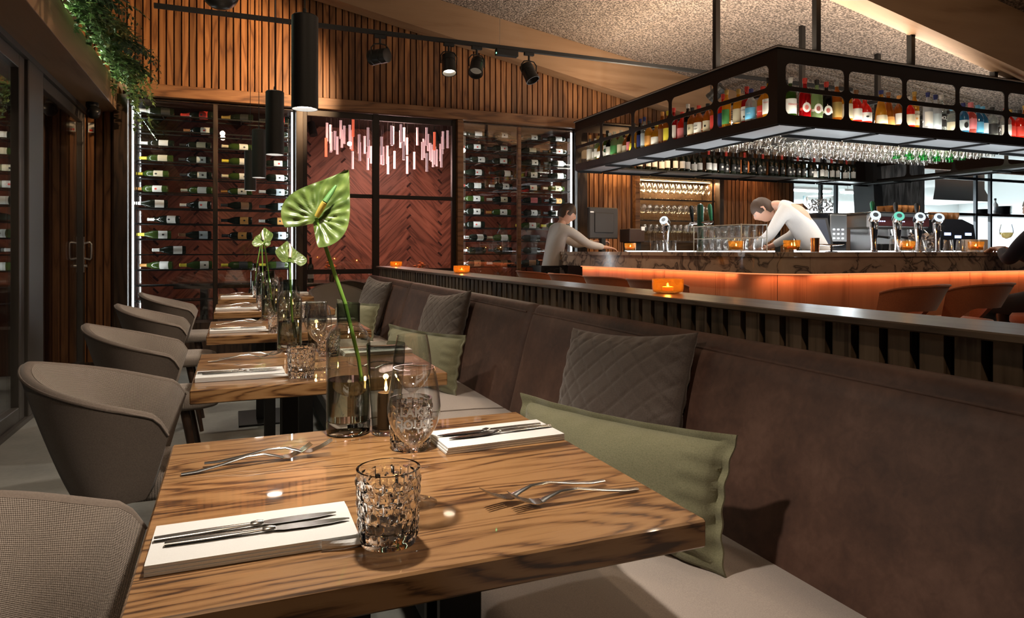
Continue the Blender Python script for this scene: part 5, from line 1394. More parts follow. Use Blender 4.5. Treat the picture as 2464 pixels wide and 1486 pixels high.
# ---------------------------------------------------------------- cutlery, napkins
nap_m = MB()
def napf(z, dx=0):
    return lambda u, v: (-.125+.25*u+dx*v, -.064+.128*v+.0012*math.sin(u*5), z+.0012*math.sin(u*7+v*2)*(.3+u))
for k in range(3):
    z0 = .0005+k*.0042
    nap_m.rings([[(-.125,-.064+.001*k,z0),(.125-.002*k,-.064+.001*k,z0),(.125-.002*k,.064,z0),(-.125,.064,z0)],
                 [(-.125,-.064+.001*k,z0+.0038),(.125-.002*k,-.0645+.001*k,z0+.0040),(.125-.002*k,.064,z0+.0036),(-.125,.064,z0+.0036)]])
nap_m.grid(lambda u, v: (.075+.055*u, -.066-.004*math.sin(PI*u)-.010*math.sin(PI*v)*u, .0005+.012*v*(1-.2*u)), 8, 4)
NAP = nap_m.mesh('napkin')
def knife_m():
    m = MB()
    m.tube([(-.110,0,.0035),(-.06,0,.0038),(-.01,0,.0042),(.004,0,.0044)], [.0046,.0052,.0040,.0034], 8, flat=.62, up=(0,0,1))
    m.tube([(.004,0,.0044),(.012,0,.0046),(.020,0,.0044)], [.0036,.0052,.0036], 8, flat=.8, up=(0,0,1))
    m.rings([[(x, -w, z),(x, w, z),(x, w*.9, z+.0014),(x, -w, z+.0008)] for x, w, z in ((.018,.0040,.0034),(.03,.0075,.0030),(.06,.0085,.0028),(.09,.0070,.0026),(.108,.0035,.0026),(.115,.0008,.0026))])
    return m.mesh('steak_knife', 50)
KNF = knife_m()
def fork_m():
    m = MB()
    pts = [(-.105,0,.003),(-.08,0,.0035),(-.04,0,.009),(0,0,.0165),(.03,0,.016),(.05,0,.010),(.062,0,.006)]
    m.tube(pts, [.0050,.0056,.0046,.0036,.0036,.0055,.0095], 8, flat=[.4,.38,.45,.6,.6,.4,.2], up=(0,0,1))
    m.rings([[(x,-w,z),(x,w,z),(x,w,z+.0016),(x,-w,z+.0016)] for x, w, z in ((.060,.0095,.0052),(.070,.0115,.0045),(.078,.0118,.0058))])
    for k in range(4):
        yy = -.0092+k*.0061
        m.rings([[(x,yy-w,z),(x,yy+w,z),(x,yy+w,z+.0015),(x,yy-w,z+.0015)] for x, w, z in ((.0775,.0021,.0058),(.092,.0019,.0105),(.106,.0016,.0180),(.113,.0008,.0225))])
    return m.mesh('fork', 50)
FRK = fork_m()
def setting(i):
    cx, cy = .256, TY[i]+.35
    rd = random.Random(40+i); J = lambda s=.008: (rd.uniform(-s, s) if i else 0.0)
    tn = TN[i]; low = i > 1
    for side, (sx, lab) in enumerate(((-1,'chair side'),(1,'bench side'))):
        def W(dx, dy): return (cx+sx*dx*1.0+J(), cy+sx*dy+J(), .7503)
        rz = 0 if side == 0 else PI
        nx, ny, _ = W(.226, .182)
        ny = cy-.182 if side == 0 else cy+.150; nx = cx-.226 if side == 0 else cx+.234
        nx += J(); ny += J()
        a = rz+J(.03)+(-.01 if side == 0 else .035)
        tag(obj('napkin', NAP, LINEN, None, (nx, ny, .7503), (0,0,a)), 'folded white napkin under two knives, %s of the %s' % (lab, tn), 'napkin', 'folded napkins')
        for k in range(2):
            dy = .012-.024*k; dx = -.012+.014*k
            c, s = math.cos(a), math.sin(a)
            tag(obj('steak_knife', KNF, CUTL, None, (nx+c*dx-s*dy, ny+s*dx+c*dy, .7503+.0129), (0,0,a+.03-.04*k)), 'steel knife %s on the %s napkin of the %s' % (('nearer the glasses','nearer the table edge')[k], lab, tn), 'knife', 'knives on napkins')
        fx, fy = (cx-.245, cy+.150) if side == 0 else (cx+.245, cy-.200)
        fx += J(); fy += J()
        for k in range(2):
            b = rz+(.16 if k == 0 else -.02)+J(.05)
            if side == 1: b = PI+(-.02 if k == 0 else .09)
            tag(obj('fork', FRK, CUTL, None, (fx+(.012 if k == 0 else .048)*(1 if side == 0 else -1), fy+((.004 if k == 0 else .022) if side == 0 else (-.012 if k == 0 else .020)), .7503+(.0 if k == 0 else .004)), (0,0,b)), 'steel fork, %s of the crossed pair, %s of the %s' % (('lower','upper')[k], lab, tn), 'fork', 'crossed forks')
    tumbler('cut crystal tumbler, chair side of the %s' % tn, (.189+J(), TY[i]+.100+J(), .7503), 'crystal tumblers', rd.uniform(0,3), low)
    tumbler('cut crystal tumbler, bench side of the %s' % tn, (.318+J(), TY[i]+.505+J(), .7503), 'crystal tumblers', rd.uniform(0,3), low)
    g1 = wine_glass('stemmed wine glass beside the chair-side tumbler of the %s' % tn, (.252+J(), TY[i]+.215+J(), .7503), 'wine glasses on the tables', i > 2)
    g2 = wine_glass('stemmed wine glass beside the bench-side tumbler of the %s' % tn, (.262+J() if i else .345, TY[i]+(.385 if i else .60)+J(), .7503), 'wine glasses on the tables', i > 2)
    if i == 0:
        ETCH = liquor('etched_white', (.97,.97,.97), 0.0)
        l1 = curved_text('LAKE', .0185, .0398, .140, -1.80, ETCH, g1); l2 = curved_text('HOUSE', .0185, .0400, .122, -1.80, ETCH, g1)
    # candle in a tall smoky glass
    t = thing('hurricane_candle', 'lit candle in a tall smoky glass beside the vase on the %s' % tn, 'candle', (.300+J() if i else .296, TY[i]+.628, .7503), 0, 'tall smoky candles on the tables')
    obj('glass', HUR, SMOKE2, t); obj('glass_base', HURB, P('smoked_solid_glass', (.72,.74,.70), rough=0, trans=1, ior=1.45), t); obj('wax', HURW, P('dark_wax', (.05,.03,.02), rough=.5), t); obj('flame', fl_m, FLAME, t, (0,0,.087))
    if i < 3: lamp('candle_light', 'POINT', (t.location.x, t.location.y, .86), .25, (1.0,.55,.2), size=.006)
def curved_text(s, size, r, z, ang, mat, parent):
    o = lettering(s, size, mat, parent, (0,0,0), (0,0,0), 'etched_name', .0, .0005)
    for v in o.data.vertices:
        x, y, d = v.co; a = ang+x/r; v.co = (( r+.0006)*math.cos(a), (r+.0006)*math.sin(a), z+y)
    return o
HUR = MB().lathe([(.0285,.012),(.0330,.08),(.0385,.150),(.0400,.185),(.0390,.187)], n=28, cap0=False, cap1=False).mesh('glass', 50)
HURB = MB().lathe([(.026,0),(.0285,.003),(.0288,.012),(.001,.012)], n=28).mesh('glass_base', 40)
HURW = MB().lathe([(.018,.0125),(.018,.070),(.0165,.085),(.001,.083)], n=20).mesh('wax', 40)
for i in range(5): setting(i)

# ---------------------------------------------------------------- pendant lamps over the tables
PEND = [(.22,1.22),(.236,2.51),(.203,3.76),(.166,4.98),(.135,6.07)]
PZ = 1.63
for i, (x, y) in enumerate(PEND):
    t = thing('pendant_lamp', 'black cylinder pendant lamp hanging over the %s' % TN[i], 'lamp', (x, y, PZ), 0, 'cylinder pendants over the tables')
    n = 32; R = .046; H = .325
    sh = MB().lathe([(R-.003,.0),(R,.0),(R,H),(R-.004,H+.004),(.006,H+.004)], n=n, cap0=False)
    sh.lathe([(R-.003,.0),(R-.003,.03)], n=n, cap0=False, cap1=False)
    sh.build('shade', P('pendant_black', (.014,.0135,.013), rough=.55), t, smooth=40)
    MB().lathe([(R-.004,.014),(R-.004,.0135),(.001,.0135)], n=n).build('diffuser', emis('pendant_diffuser', (1.0,.93,.84), 24.0), t, smooth=40)
    MB().cyl((0,0,H+.004),(0,0,H+.03),.008,.005,12).build('cable_grip', BLACK, t, smooth=40)
    MB().cyl((0,0,H+.03),(0,0,roof_z(x)-PZ-.002),.0022,n=6).build('cable', BLACKM, t)
    lamp('pendant_light', 'SPOT', (x, y, PZ+.010), 36 if i else 50, (1.0,.88,.73), rot=(0,0,0), size=.028, cone=118, blend=.55)

# ---------------------------------------------------------------- light track with spotlights
TKY, TKZ = 6.0, 3.03
t = thing('light_track', 'long black light track hanging below the sloping ceiling', 'light track', (-.57, TKY, TKZ))
MB().bx(0, 7.4, -.018, .018, 0, .034).build('rail', BLACKM, t)
for x in (.9, 2.9, 4.6): MB().cyl((x, 0, .034), (x, 0, roof_z(x-.57)-TKZ), .0018, n=6).build('suspension_wire', STEEL, t)
def track_spot(label, x, to, lit=False, power=0, col=WARM2, cone=50):
    d = (Vector(to)-Vector((x, TKY, TKZ-.19))).normalized()
    q = d.to_track_quat('-Z', 'Y')
    o = thing('track_spotlight', label, 'spotlight', (x, TKY, TKZ-.0005), 0, 'black spotlights on the light track')
    MB().bx(-.05,.05,-.016,.016,-.03,0,.003).build('adapter', BLACKM, o)
    MB().cyl((0,0,-.03),(0,0,-.075),.010,n=10).build('swivel', BLACKM, o, smooth=40)
    MB().tube([(-.075,0,-.19),(-.078,0,-.12),(-.05,0,-.085),(0,0,-.078),(.05,0,-.085),(.078,0,-.12),(.075,0,-.19)], .006, 6).build('yoke', BLACKM, o, smooth=60)
    b = MB().lathe([(.052,.085),(.062,.08),(.064,.03),(.060,.028),(.060,.018),(.064,.016),(.064,-.06),(.068,-.062),(.069,-.095),(.060,-.095),(.056,-.06)], n=24, cap1=False)
    h = b.build('lamp_head', P('spot_black', (.02,.019,.018), rough=.38, metal=.2), o, smooth=40); h.location = (0,0,-.19); h.rotation_mode = 'QUATERNION'; h.rotation_quaternion = q
    l = MB().lathe([(.056,-.062),(.03,-.05),(.001,-.045)], n=20).build('reflector', emis('spot_lit', (1.0,.82,.6), 6.0) if lit else CHROME, h, smooth=60)
    if power:
        p = Vector((x, TKY, TKZ-.19))+d*.10
        lamp('track_spot_light', 'SPOT', p, power, col, to=to, size=.03, cone=cone, blend=.7)
track_spot('black track spotlight turned sideways, first from the door side', 1.20, (.05, 7.4, 2.85), False, 210, (1.0,.66,.36), 75)
track_spot('black track spotlight pointing down with glowing lens', 1.83, (1.75, 5.2, 0), True, 60, WARM2, 70)
track_spot('black track spotlight tilted, beside the driver box', 2.10, (1.3, 4.6, .8), False, 60, WARM2, 60)
track_spot('black track spotlight tilted towards the bar', 2.63, (3.4, 5.0, .5), False, 50, WARM2, 60)
track_spot('black track spotlight seen through the bar rack', 4.85, (4.2, 7.4, 1.6), False, 60, (1.0,.62,.30), 70)
t = thing('track_driver', 'flat black driver box with green light on the track', 'driver box', (2.29, TKY, TKZ-.0005))
MB().bx(0,.22,-.03,.03,-.06,0,.004).build('box', BLACKM, t); MB().cyl((-.004,-.02,-.045),(.0,-.02,-.045),.006,n=8).build('indicator', emis('green_led', (.1,1.0,.35), 12), t)
# extra spots further right on the bar side (seen through the rack only as lit slats)
# ---------------------------------------------------------------- black ball lamp near the top of the frame
t = thing('ball_lamp', 'dark round ball lamp hanging high above the tables', 'lamp', (-.085, 5.5, 3.05))
MB().lathe([(.002,-.135)]+[(.135*math.sin(PI*i/14), -.135*math.cos(PI*i/14)) for i in range(1,14)]+[(.002,.135)], n=28).build('globe', P('dark_globe', (.03,.028,.026), rough=.3), t, smooth=60)
MB().cyl((0,0,.135),(0,0,roof_z(-.085)-3.05-.005),.003,n=6).build('cable', BLACKM, t)
# ---------------------------------------------------------------- security camera and stickers
t = thing('security_camera', 'small black security camera under the wooden soffit', 'camera', (-1.15, 7.0, 2.4395))
MB().lathe([(.05,0),(.052,-.03),(.045,-.05),(.02,-.052)], n=24).build('mount', BLACKM, t, smooth=40)
hd = MB().lathe([(.002,.05),(.03,.048),(.05,.03),(.055,0),(.052,-.035),(.038,-.05),(.036,-.045),(.001,-.045)], n=24).build('lens_housing', P('cam_black', (.015,.015,.015), rough=.35), t, smooth=40, loc=(.015,-.03,-.085), rot=(math.radians(50),0,math.radians(25)))
MB().lathe([(.016,-.052),(.016,-.049),(.001,-.049)], n=16).build('lens', P('lens_glass', (.02,.03,.06), rough=.05), hd, smooth=40)
tag(MB().bx(-.025,.025,-.001,0,-.045,.045).build('wall_sticker', LWHITE, loc=(-1.225, 7.3985, 2.28)), 'small white paper sticker on the corner slats', 'sticker')
MB().bx(-.014,.014,-.0016,-.001,-.035,-.015).build('red_print', LRED, bpy.data.objects['wall_sticker'])

# ---------------------------------------------------------------- chandelier of glass tubes in the inner room
t = thing('tube_chandelier', 'chandelier of many hanging pink-lit glass tubes behind the inner window', 'chandelier', (1.95, 9.0, 2.995))
MB().bx(-.95,.85,-.42,.42,-.03,0,.004).build('canopy', BLACKM, t)
TUB = P('acrylic_tube', (.8,.60,.62), rough=.25, emit=(1.0,.62,.64), es=.30); TUBR = P('red_tube', (.9,.2,.12), rough=.25, emit=(1.0,.16,.08), es=.6)
tb = MB().lathe([(.017,0),(.0175,.012),(.0165,.016),(.0165,.222),(.0175,.226),(.0175,.238),(.001,.24)], n=12).mesh('tube', 40)
rd = random.Random(21); pts = []
while len(pts) < 58:
    x, y = rd.uniform(-.86,.76), rd.uniform(-.38,.38)
    if all(math.hypot(x-a, y-b) > .066 for a, b in pts): pts.append((x, y))
for k, (x, y) in enumerate(pts):
    z = -.42-rd.random()*.42*(1 if abs(x) < .7 else .7)-.0
    o = obj('tube', tb, TUBR if k in (5,17,30,44) else TUB, t, (x, y, z-.0))
    MB().cyl((0,0,.24),(0,0,-z-.03),.0012,n=5).build('wire', STEEL, o)
lamp('chandelier_light', 'POINT', (1.95, 9.0, 2.2), 26, (1.0,.62,.56), size=.3)
# inner room table with glasses and orange flowers
t = thing('inner_table', 'long dark table laid for dinner in the inner room', 'table', (1.6, 8.75, 0))
MB().bx(-2.2,2.2,-.45,.45,.71,.75,.004).build('table_top', DKWOOD, t)
for sx in (-1.9,1.9): MB().bx(sx-.04,sx+.04,-.3,.3,0,.71,.003).build('leg', BLACK, t)
OFL = P('orange_petals', (.8,.22,.04), rough=.6)
for i, x in enumerate((1.12, 2.22)):
    t = thing('flower_vase', 'small vase of orange flowers on the inner table, %s one' % ('door-side','bar-side')[i], 'vase', (x, 8.55, .7505), 0, 'orange flower vases')
    MB().lathe([(.025,0),(.032,.03),(.03,.09),(.018,.12),(.02,.13)], n=16, cap1=False).build('vase', WBG, t, smooth=40)
    m = MB(); r2 = random.Random(i)
    for k in range(16):
        a, q, z = r2.uniform(0,2*PI), r2.uniform(.02,.075), r2.uniform(.15,.24)
        c = (q*math.cos(a), q*math.sin(a), z); m.lathe([(.002,-.012),(.018,-.006),(.022,.004),(.010,.012),(.001,.013)], c, 8)
    m.build('flower_heads', OFL, t, smooth=60)['kind'] = 'stuff'
    m = MB()
    for k in range(10):
        a = r2.uniform(0,2*PI); m.tube([(0,0,.05),(.02*math.cos(a),.02*math.sin(a),.13),(.05*math.cos(a),.05*math.sin(a),.19)], .002, 5)
    m.build('stems', STEM, t)['kind'] = 'stuff'
wine_glass('dark stemmed glass on inner table', (0,0,-5)) if False else None
for i in range(9):
    x = .35+i*.36
    tag(obj('crystal_tumbler', TUMB_L, WGLASS, None, (x, 8.42+(i%2)*.06, .7505), (0,0,i)), 'tumbler on the inner room table, %s from the door side' % ORD[i], 'glass', 'tumblers on the inner table')
    wine_glass('stemmed glass on the inner room table, %s from the door side' % ORD[i], (x+.13, 8.47, .7505), 'stemmed glasses on the inner table', True)
bottle('wine_bottle', 'bord', WB, LBLK, LWHITE, 'dark bottle standing on the inner room table', 'bottle', loc=(.86, 8.45, .7505))
bottle('wine_bottle', 'bord', WB, LRED, LBLK, 'second dark bottle standing on the inner room table', 'bottle', loc=(.78, 8.62, .7505))
tag(MB().lathe([(.05,0),(.06,.006),(.065,.06),(.063,.06),(.058,.008),(.001,.008)], n=24).build('brass_dish', BRASS, smooth=40, loc=(2.62,8.42,.7505)), 'round brass candle dish on the inner room table', 'dish')
for i in range(4):
    c = chair('dark tub chair at the inner room table, %s from the door side' % ORD[i], (.45+i*.75, 8.08, 0), PI/2+.05*i, 'tub chairs in the inner room')
for i, (x, z) in enumerate(((1.0,2.78),(2.75,2.72))):
    o = thing('inner_spotlight', 'small black spotlight in the inner room, %s one' % ('door-side','bar-side')[i], 'spotlight', (x, 9.75, 2.995), 0, 'inner room spotlights')
    MB().cyl((0,0,0),(0,0,-.12),.008,n=8).build('stem', BLACKM, o); MB().cyl((0,.02,-.10),(.03,-.04,-.28),.05,.055,18).build('lamp_head', BLACKM, o, smooth=40)

# ---------------------------------------------------------------- trailing plants on the soffit, LED line behind them
n_tr[0] += 1
struct(MB().bx(-1.035,-1.02,2.0,7.40,2.701,2.712).build('trim_%d' % n_tr[0], emis('soffit_led', (.82,1.0,.72), 7.0)), 'thin led line along the top of the soffit')
lamp('soffit_led_light', 'AREA', (-1.01, 5.6, 2.72), 7, (.85,1.0,.72), rot=(0,math.radians(-70),0), size=.01, size_y=3.6)
def leaf_mat(nm, a, b):
    m, nt, bs = base(nm, a, rough=.45)
    oi = nd(nt, 'ShaderNodeNewGeometry')
    L(nt, ramp(nt, oi.outputs['Random Per Island'], [(.0, b), (.6, a), (1.0, tuple(min(1, q*1.9+.02) for q in a))]), bs.inputs['Base Color']); return m
IVY = leaf_mat('ivy_leaf', (.075,.13,.035), (.02,.045,.012)); FERN = leaf_mat('fern_leaf', (.045,.085,.028), (.012,.03,.01)); FERNY = leaf_mat('yellow_fern_leaf', (.16,.15,.035), (.05,.06,.012))
TWIG = P('green_twig', (.06,.09,.025), rough=.7)
IVS = [(0,-.15),(.25,-.35),(.42,-.22),(.36,.02),(.62,.10),(.30,.28),(.16,.55),(.0,1.0),(-.16,.55),(-.30,.28),(-.62,.10),(-.36,.02),(-.42,-.22),(-.25,-.35)]
def add_leaf(m, p, d, nrm, s, poly):
    d = d.normalized(); n = (nrm-d*nrm.dot(d)).normalized(); x = d.cross(n)
    b = len(m.v)
    for a, c in poly: m.v.append(tuple(p+x*a*s+d*c*s+n*(-.25*abs(a)*s-.10*c*c*s)))
    m.v.append(tuple(p+d*.15*s)); k = len(poly)
    for i in range(k): m.f.append((b+i, b+(i+1) % k, b+k))
def ivy(label, y, seed, nvine, length, x0=-.985, spread=.28):
    r = random.Random(seed); t = thing('trailing_ivy', label, 'plant', (x0, y, 2.705), 0, 'ivy plants along the soffit')
    lv, tw = MB(), MB()
    for k in range(nvine):
        p = Vector((r.uniform(-.05,.03), r.uniform(-spread,spread), r.uniform(.0,.14))); v = Vector((r.uniform(.05,.9), r.uniform(-.5,.5), r.uniform(.1,.8))).normalized()
        pts = [p.copy()]; ln = length*r.uniform(.4,1.0); st = .022
        for j in range(int(ln/st)):
            v = (v+Vector((r.uniform(-.22,.22), r.uniform(-.22,.22), -.20))).normalized(); p = p+v*st
            if p.x < .012 and p.z < .01: p.x = .012
            pts.append(p.copy())
            for q in range(1 if r.random() < .75 else 2):
                dd = Vector((r.uniform(.0,1), r.uniform(-1,.6), r.uniform(-.9,.35))); nn = Vector((r.uniform(.0,1), -r.random(), r.uniform(.2,1)))
                add_leaf(lv, p+dd*.008, dd, nn, r.uniform(.020,.044), IVS)
        if len(pts) > 1: tw.tube(pts, .0014, 4)
    lv.build('foliage', IVY, t, fix=False)['kind'] = 'stuff'; tw.build('vines', TWIG, t)['kind'] = 'stuff'
def fern(label, y, seed, n=16, L_=.42, mat=None, x0=-.96, z0=2.72):
    r = random.Random(seed); t = thing('fern', label, 'plant', (x0, y, z0), 0, 'ferns along the soffit')
    lv, tw = MB(), MB()
    LP = [(0,0),(.16,.25),(.13,.7),(0,1.0),(-.13,.7),(-.16,.25)]
    for k in range(n):
        a = r.uniform(-1.4, 1.4); ln = L_*r.uniform(.55,1.0)
        h = Vector((math.cos(a), math.sin(a), 0)); pts = []
        for j in range(17):
            s = j/16; pts.append(h*ln*s+Vector((0,0, ln*(.62*s-.85*s*s*r.uniform(.9,1.1)))))
        tw.tube(pts, .0013, 4)
        for j in range(2, 17):
            p = pts[j]; d = (pts[j]-pts[j-1]).normalized(); sd = d.cross(Vector((0,0,1))).normalized(); s = .075*math.sin(PI*(j/17.5)**.8)+.006
            for sg in (-1,1): add_leaf(lv, p, sd*sg+d*.45, Vector((0,0,1)), s, LP)
    lv.build('fronds', mat or FERN, t, fix=False)['kind'] = 'stuff'; tw.build('stems', TWIG, t)['kind'] = 'stuff'
ivy('trailing ivy at the corner end of the soffit, hanging lowest', 7.06, 3, 40, .62)
ivy('trailing ivy second from the corner along the soffit', 6.45, 4, 40, .34)
ivy('trailing ivy third from the corner along the soffit', 5.85, 5, 44, .36)
ivy('trailing ivy fourth from the corner along the soffit', 5.3, 6, 44, .34)
ivy('trailing ivy nearest the camera along the soffit', 4.75, 7, 40, .32)
fern('dark green fern at the corner end of the soffit', 6.75, 11, 18, .40)
fern('dark green fern in the middle of the soffit', 6.1, 12, 20, .46)
fern('dark green fern nearest the camera on the soffit', 5.0, 13, 20, .46)
fern('yellowing fern standing up on the soffit', 5.6, 14, 12, .46, FERNY)
# little ivy sprigs that hang on the front of the cabinet corner come with the lowest ivy

# ---------------------------------------------------------------- light over the bar worktop and along the slats
for x, y, e in ((4.5,4.4,26),(5.6,4.35,34),(6.8,4.35,34),(4.45,5.6,22),(5.6,6.4,26),(7.0,6.4,30)):  # added spots without fixtures, brightening the bar interior
    lamp('bar_fill_spot', 'SPOT', (x, y, 2.40), e, (1.0,.93,.84), to=(x, y, 1.0), size=.03, cone=140, blend=.6)
lamp('back_wall_downlight', 'SPOT', (4.35, 7.2, 2.55), 34, (1.0,.62,.28), to=(4.35,7.43,1.2), size=.03, cone=95, blend=.8)
lamp('back_wall_downlight', 'SPOT', (6.5, 7.15, 2.55), 18, (1.0,.58,.36), to=(6.5,7.43,1.3), size=.03, cone=95, blend=.8)

# ---------------------------------------------------------------- people
SKIN = P('skin', (.58,.32,.22), rough=.5, sub=.1)
SHIRT = cloth('white_shirt_cotton', (.62,.58,.54), (.48,.45,.42), 300, .08, blotch=6)
NAVY = cloth('navy_wool', (.012,.014,.035), (.006,.007,.016), 300, .1, blotch=6)
APRON = cloth('grey_apron', (.20,.20,.205), (.13,.13,.135), 300, .1)
HAIRB = P('brown_hair', (.05,.025,.012), rough=.6); HAIRG = P('grey_hair', (.20,.17,.15), rough=.6)
TROU = cloth('dark_trousers', (.02,.02,.022), (.012,.012,.013), 300, .1)
SHOE = P('black_shoe', (.01,.01,.01), rough=.4)
def skinned(nm, chains, mat, parent, root=0, extra=None, sub=2):
    """chains: list of [(x,y,z,r[,r2]),...]; points that coincide are welded"""
    vs_, idx, ed = [], {}, []
    for ch in chains:
        pv = None
        for p in ch:
            k = tuple(round(q, 4) for q in p[:3])
            if k not in idx: idx[k] = len(vs_); vs_.append(p)
            if pv is not None: ed.append((pv, idx[k]))
            pv = idx[k]
    me = bpy.data.meshes.new(nm); me.from_pydata([p[:3] for p in vs_], ed, [])
    o = bpy.data.objects.new(nm, me); COL.objects.link(o)
    md = o.modifiers.new('skin', 'SKIN'); md.use_smooth_shade = True
    for i, p in enumerate(vs_):
        sv = me.skin_vertices[0].data[i]; sv.radius = (p[3], p[4] if len(p) > 4 else p[3]); sv.use_root = (i == root)
    s = o.modifiers.new('sub', 'SUBSURF'); s.levels = sub; s.render_levels = sub
    dg = bpy.context.evaluated_depsgraph_get()
    me2 = bpy.data.meshes.new_from_object(o.evaluated_get(dg))
    bpy.data.objects.remove(o)
    if extra:
        bm = bmesh.new(); bm.from_mesh(me2)
        tmp = bpy.data.meshes.new('tmp'); tmp.from_pydata(extra.v, [], extra.f); bm.from_mesh(tmp); bm.to_mesh(me2); bm.free()
    me2.name = nm; me2.polygons.foreach_set('use_smooth', [True]*len(me2.polygons))
    me2.materials.clear(); me2.materials.append(mat)
    return obj(nm, me2, mat, parent)
def head_mesh(c, face, up=(0,0,1), s=1.0):
    """skull with jaw, nose, brow and ears, face along 'face'"""
    F = Vector(face).normalized(); U = Vector(up); U = (U-F*U.dot(F)).normalized(); X = F.cross(U)
    def fn(u, v):
        a = 2*PI*u; b = PI*(v-.5); cb, sb = math.cos(b), math.sin(b)
        f, x, z = math.cos(a)*cb, math.sin(a)*cb, sb
        w = 1-.28*max(0, -z)**1.3
        px, pf, pz = x*.076*w, f*.098*(1-.10*max(0,-z)), z*.122
        if f > 0:
            pf += .022*math.exp(-((x/.16)**2+((z+.12)/.20)**2))          # nose
            pf -= .010*(math.exp(-(((x-.36)/.18)**2+((z-.06)/.12)**2))+math.exp(-(((x+.36)/.18)**2+((z-.06)/.12)**2)))   # eye sockets
            pf += .006*math.exp(-((x/.35)**2+((z+.48)/.10)**2))-.005*math.exp(-((x/.3)**2+((z+.56)/.05)**2))   # lips
            pf += .010*math.exp(-((x/.35)**2+((z+.85)/.2)**2))           # chin
        return tuple(Vector(c)+(X*px+F*pf+U*pz)*s)
    m = MB(); m.grid(fn, 32, 22, closeu=True)
    for sg in (-1,1):
        e = Vector(c)+(X*sg*.078-F*.008-U*.005)*s
        m.tube([e+U*.030*s, e+U*.018*s-F*.018*s+X*sg*.012*s, e-U*.012*s-F*.014*s+X*sg*.010*s, e-U*.028*s], [.006*s,.009*s,.008*s,.004*s], 6)
    return m
def hair(c, face, mat, parent, s=1.0, up=(0,0,1)):
    F = Vector(face).normalized(); U = Vector(up); U = (U-F*U.dot(F)).normalized(); X = F.cross(U)
    def fn(u, v):
        a = 2*PI*u; f, x = math.cos(a), math.sin(a); lo = .20 if f > .35 else (-.55 if f < -.3 else -.15)
        z = lerp(lo, 1.0, v); cb = math.sqrt(max(0, 1-min(1, z)**2))
        k = 1.07+.03*math.sin(a*9+v*7)
        return tuple(Vector(c)+(X*x*cb*.076*k+F*(f*cb*.098*k-.004)+U*z*.122*1.06)*s)
    return MB().grid(fn, 36, 12, closeu=True).build('hair', mat, parent, smooth=80)
def eyes(c, face, parent, s=1.0, up=(0,0,1)):
    F = Vector(face).normalized(); U = Vector(up); U = (U-F*U.dot(F)).normalized(); X = F.cross(U)
    for sg in (-1,1): MB().lathe([(.001,-.011)]+[(.011*math.sin(PI*i/8),-.011*math.cos(PI*i/8)) for i in range(1,8)]+[(.001,.011)], tuple(Vector(c)+(X*sg*.030+F*.082+U*.008)*s), 10).build('eye', P('eye_white', (.5,.45,.4), rough=.2), parent, smooth=60)
def hand(m_chains, wrist, d, side, s=1.0):
    """five finger chains rooted in the palm; d: finger direction, side: thumb direction"""
    w = Vector(wrist); D = Vector(d).normalized(); S = Vector(side); S = (S-D*S.dot(D)).normalized(); N = D.cross(S)
    palm = w+D*.05*s
    m_chains.append([(*w, .026*s, .020*s), (*palm, .034*s, .015*s)])
    for k, (off, ln) in enumerate(((.027,.066),(.009,.075),(-.009,.071),(-.026,.055))):
        a = palm+D*.030*s+S*off*s; b = a+D*ln*.45*s-Vector((0,0,.012*s)); c = b+D*ln*.35*s-Vector((0,0,.022*s)); 
        m_chains.append([(*palm, .034*s, .015*s), (*a, .0092*s), (*b, .0085*s), (*c, .007*s)])
    a = w+D*.022*s+S*.032*s; b = a+D*.030*s+S*.022*s-Vector((0,0,.008)); c = b+D*.026*s+S*.004*s-Vector((0,0,.010))
    m_chains.append([(*w, .026*s, .020*s), (*a, .012*s), (*b, .0095*s), (*c, .0078*s)])
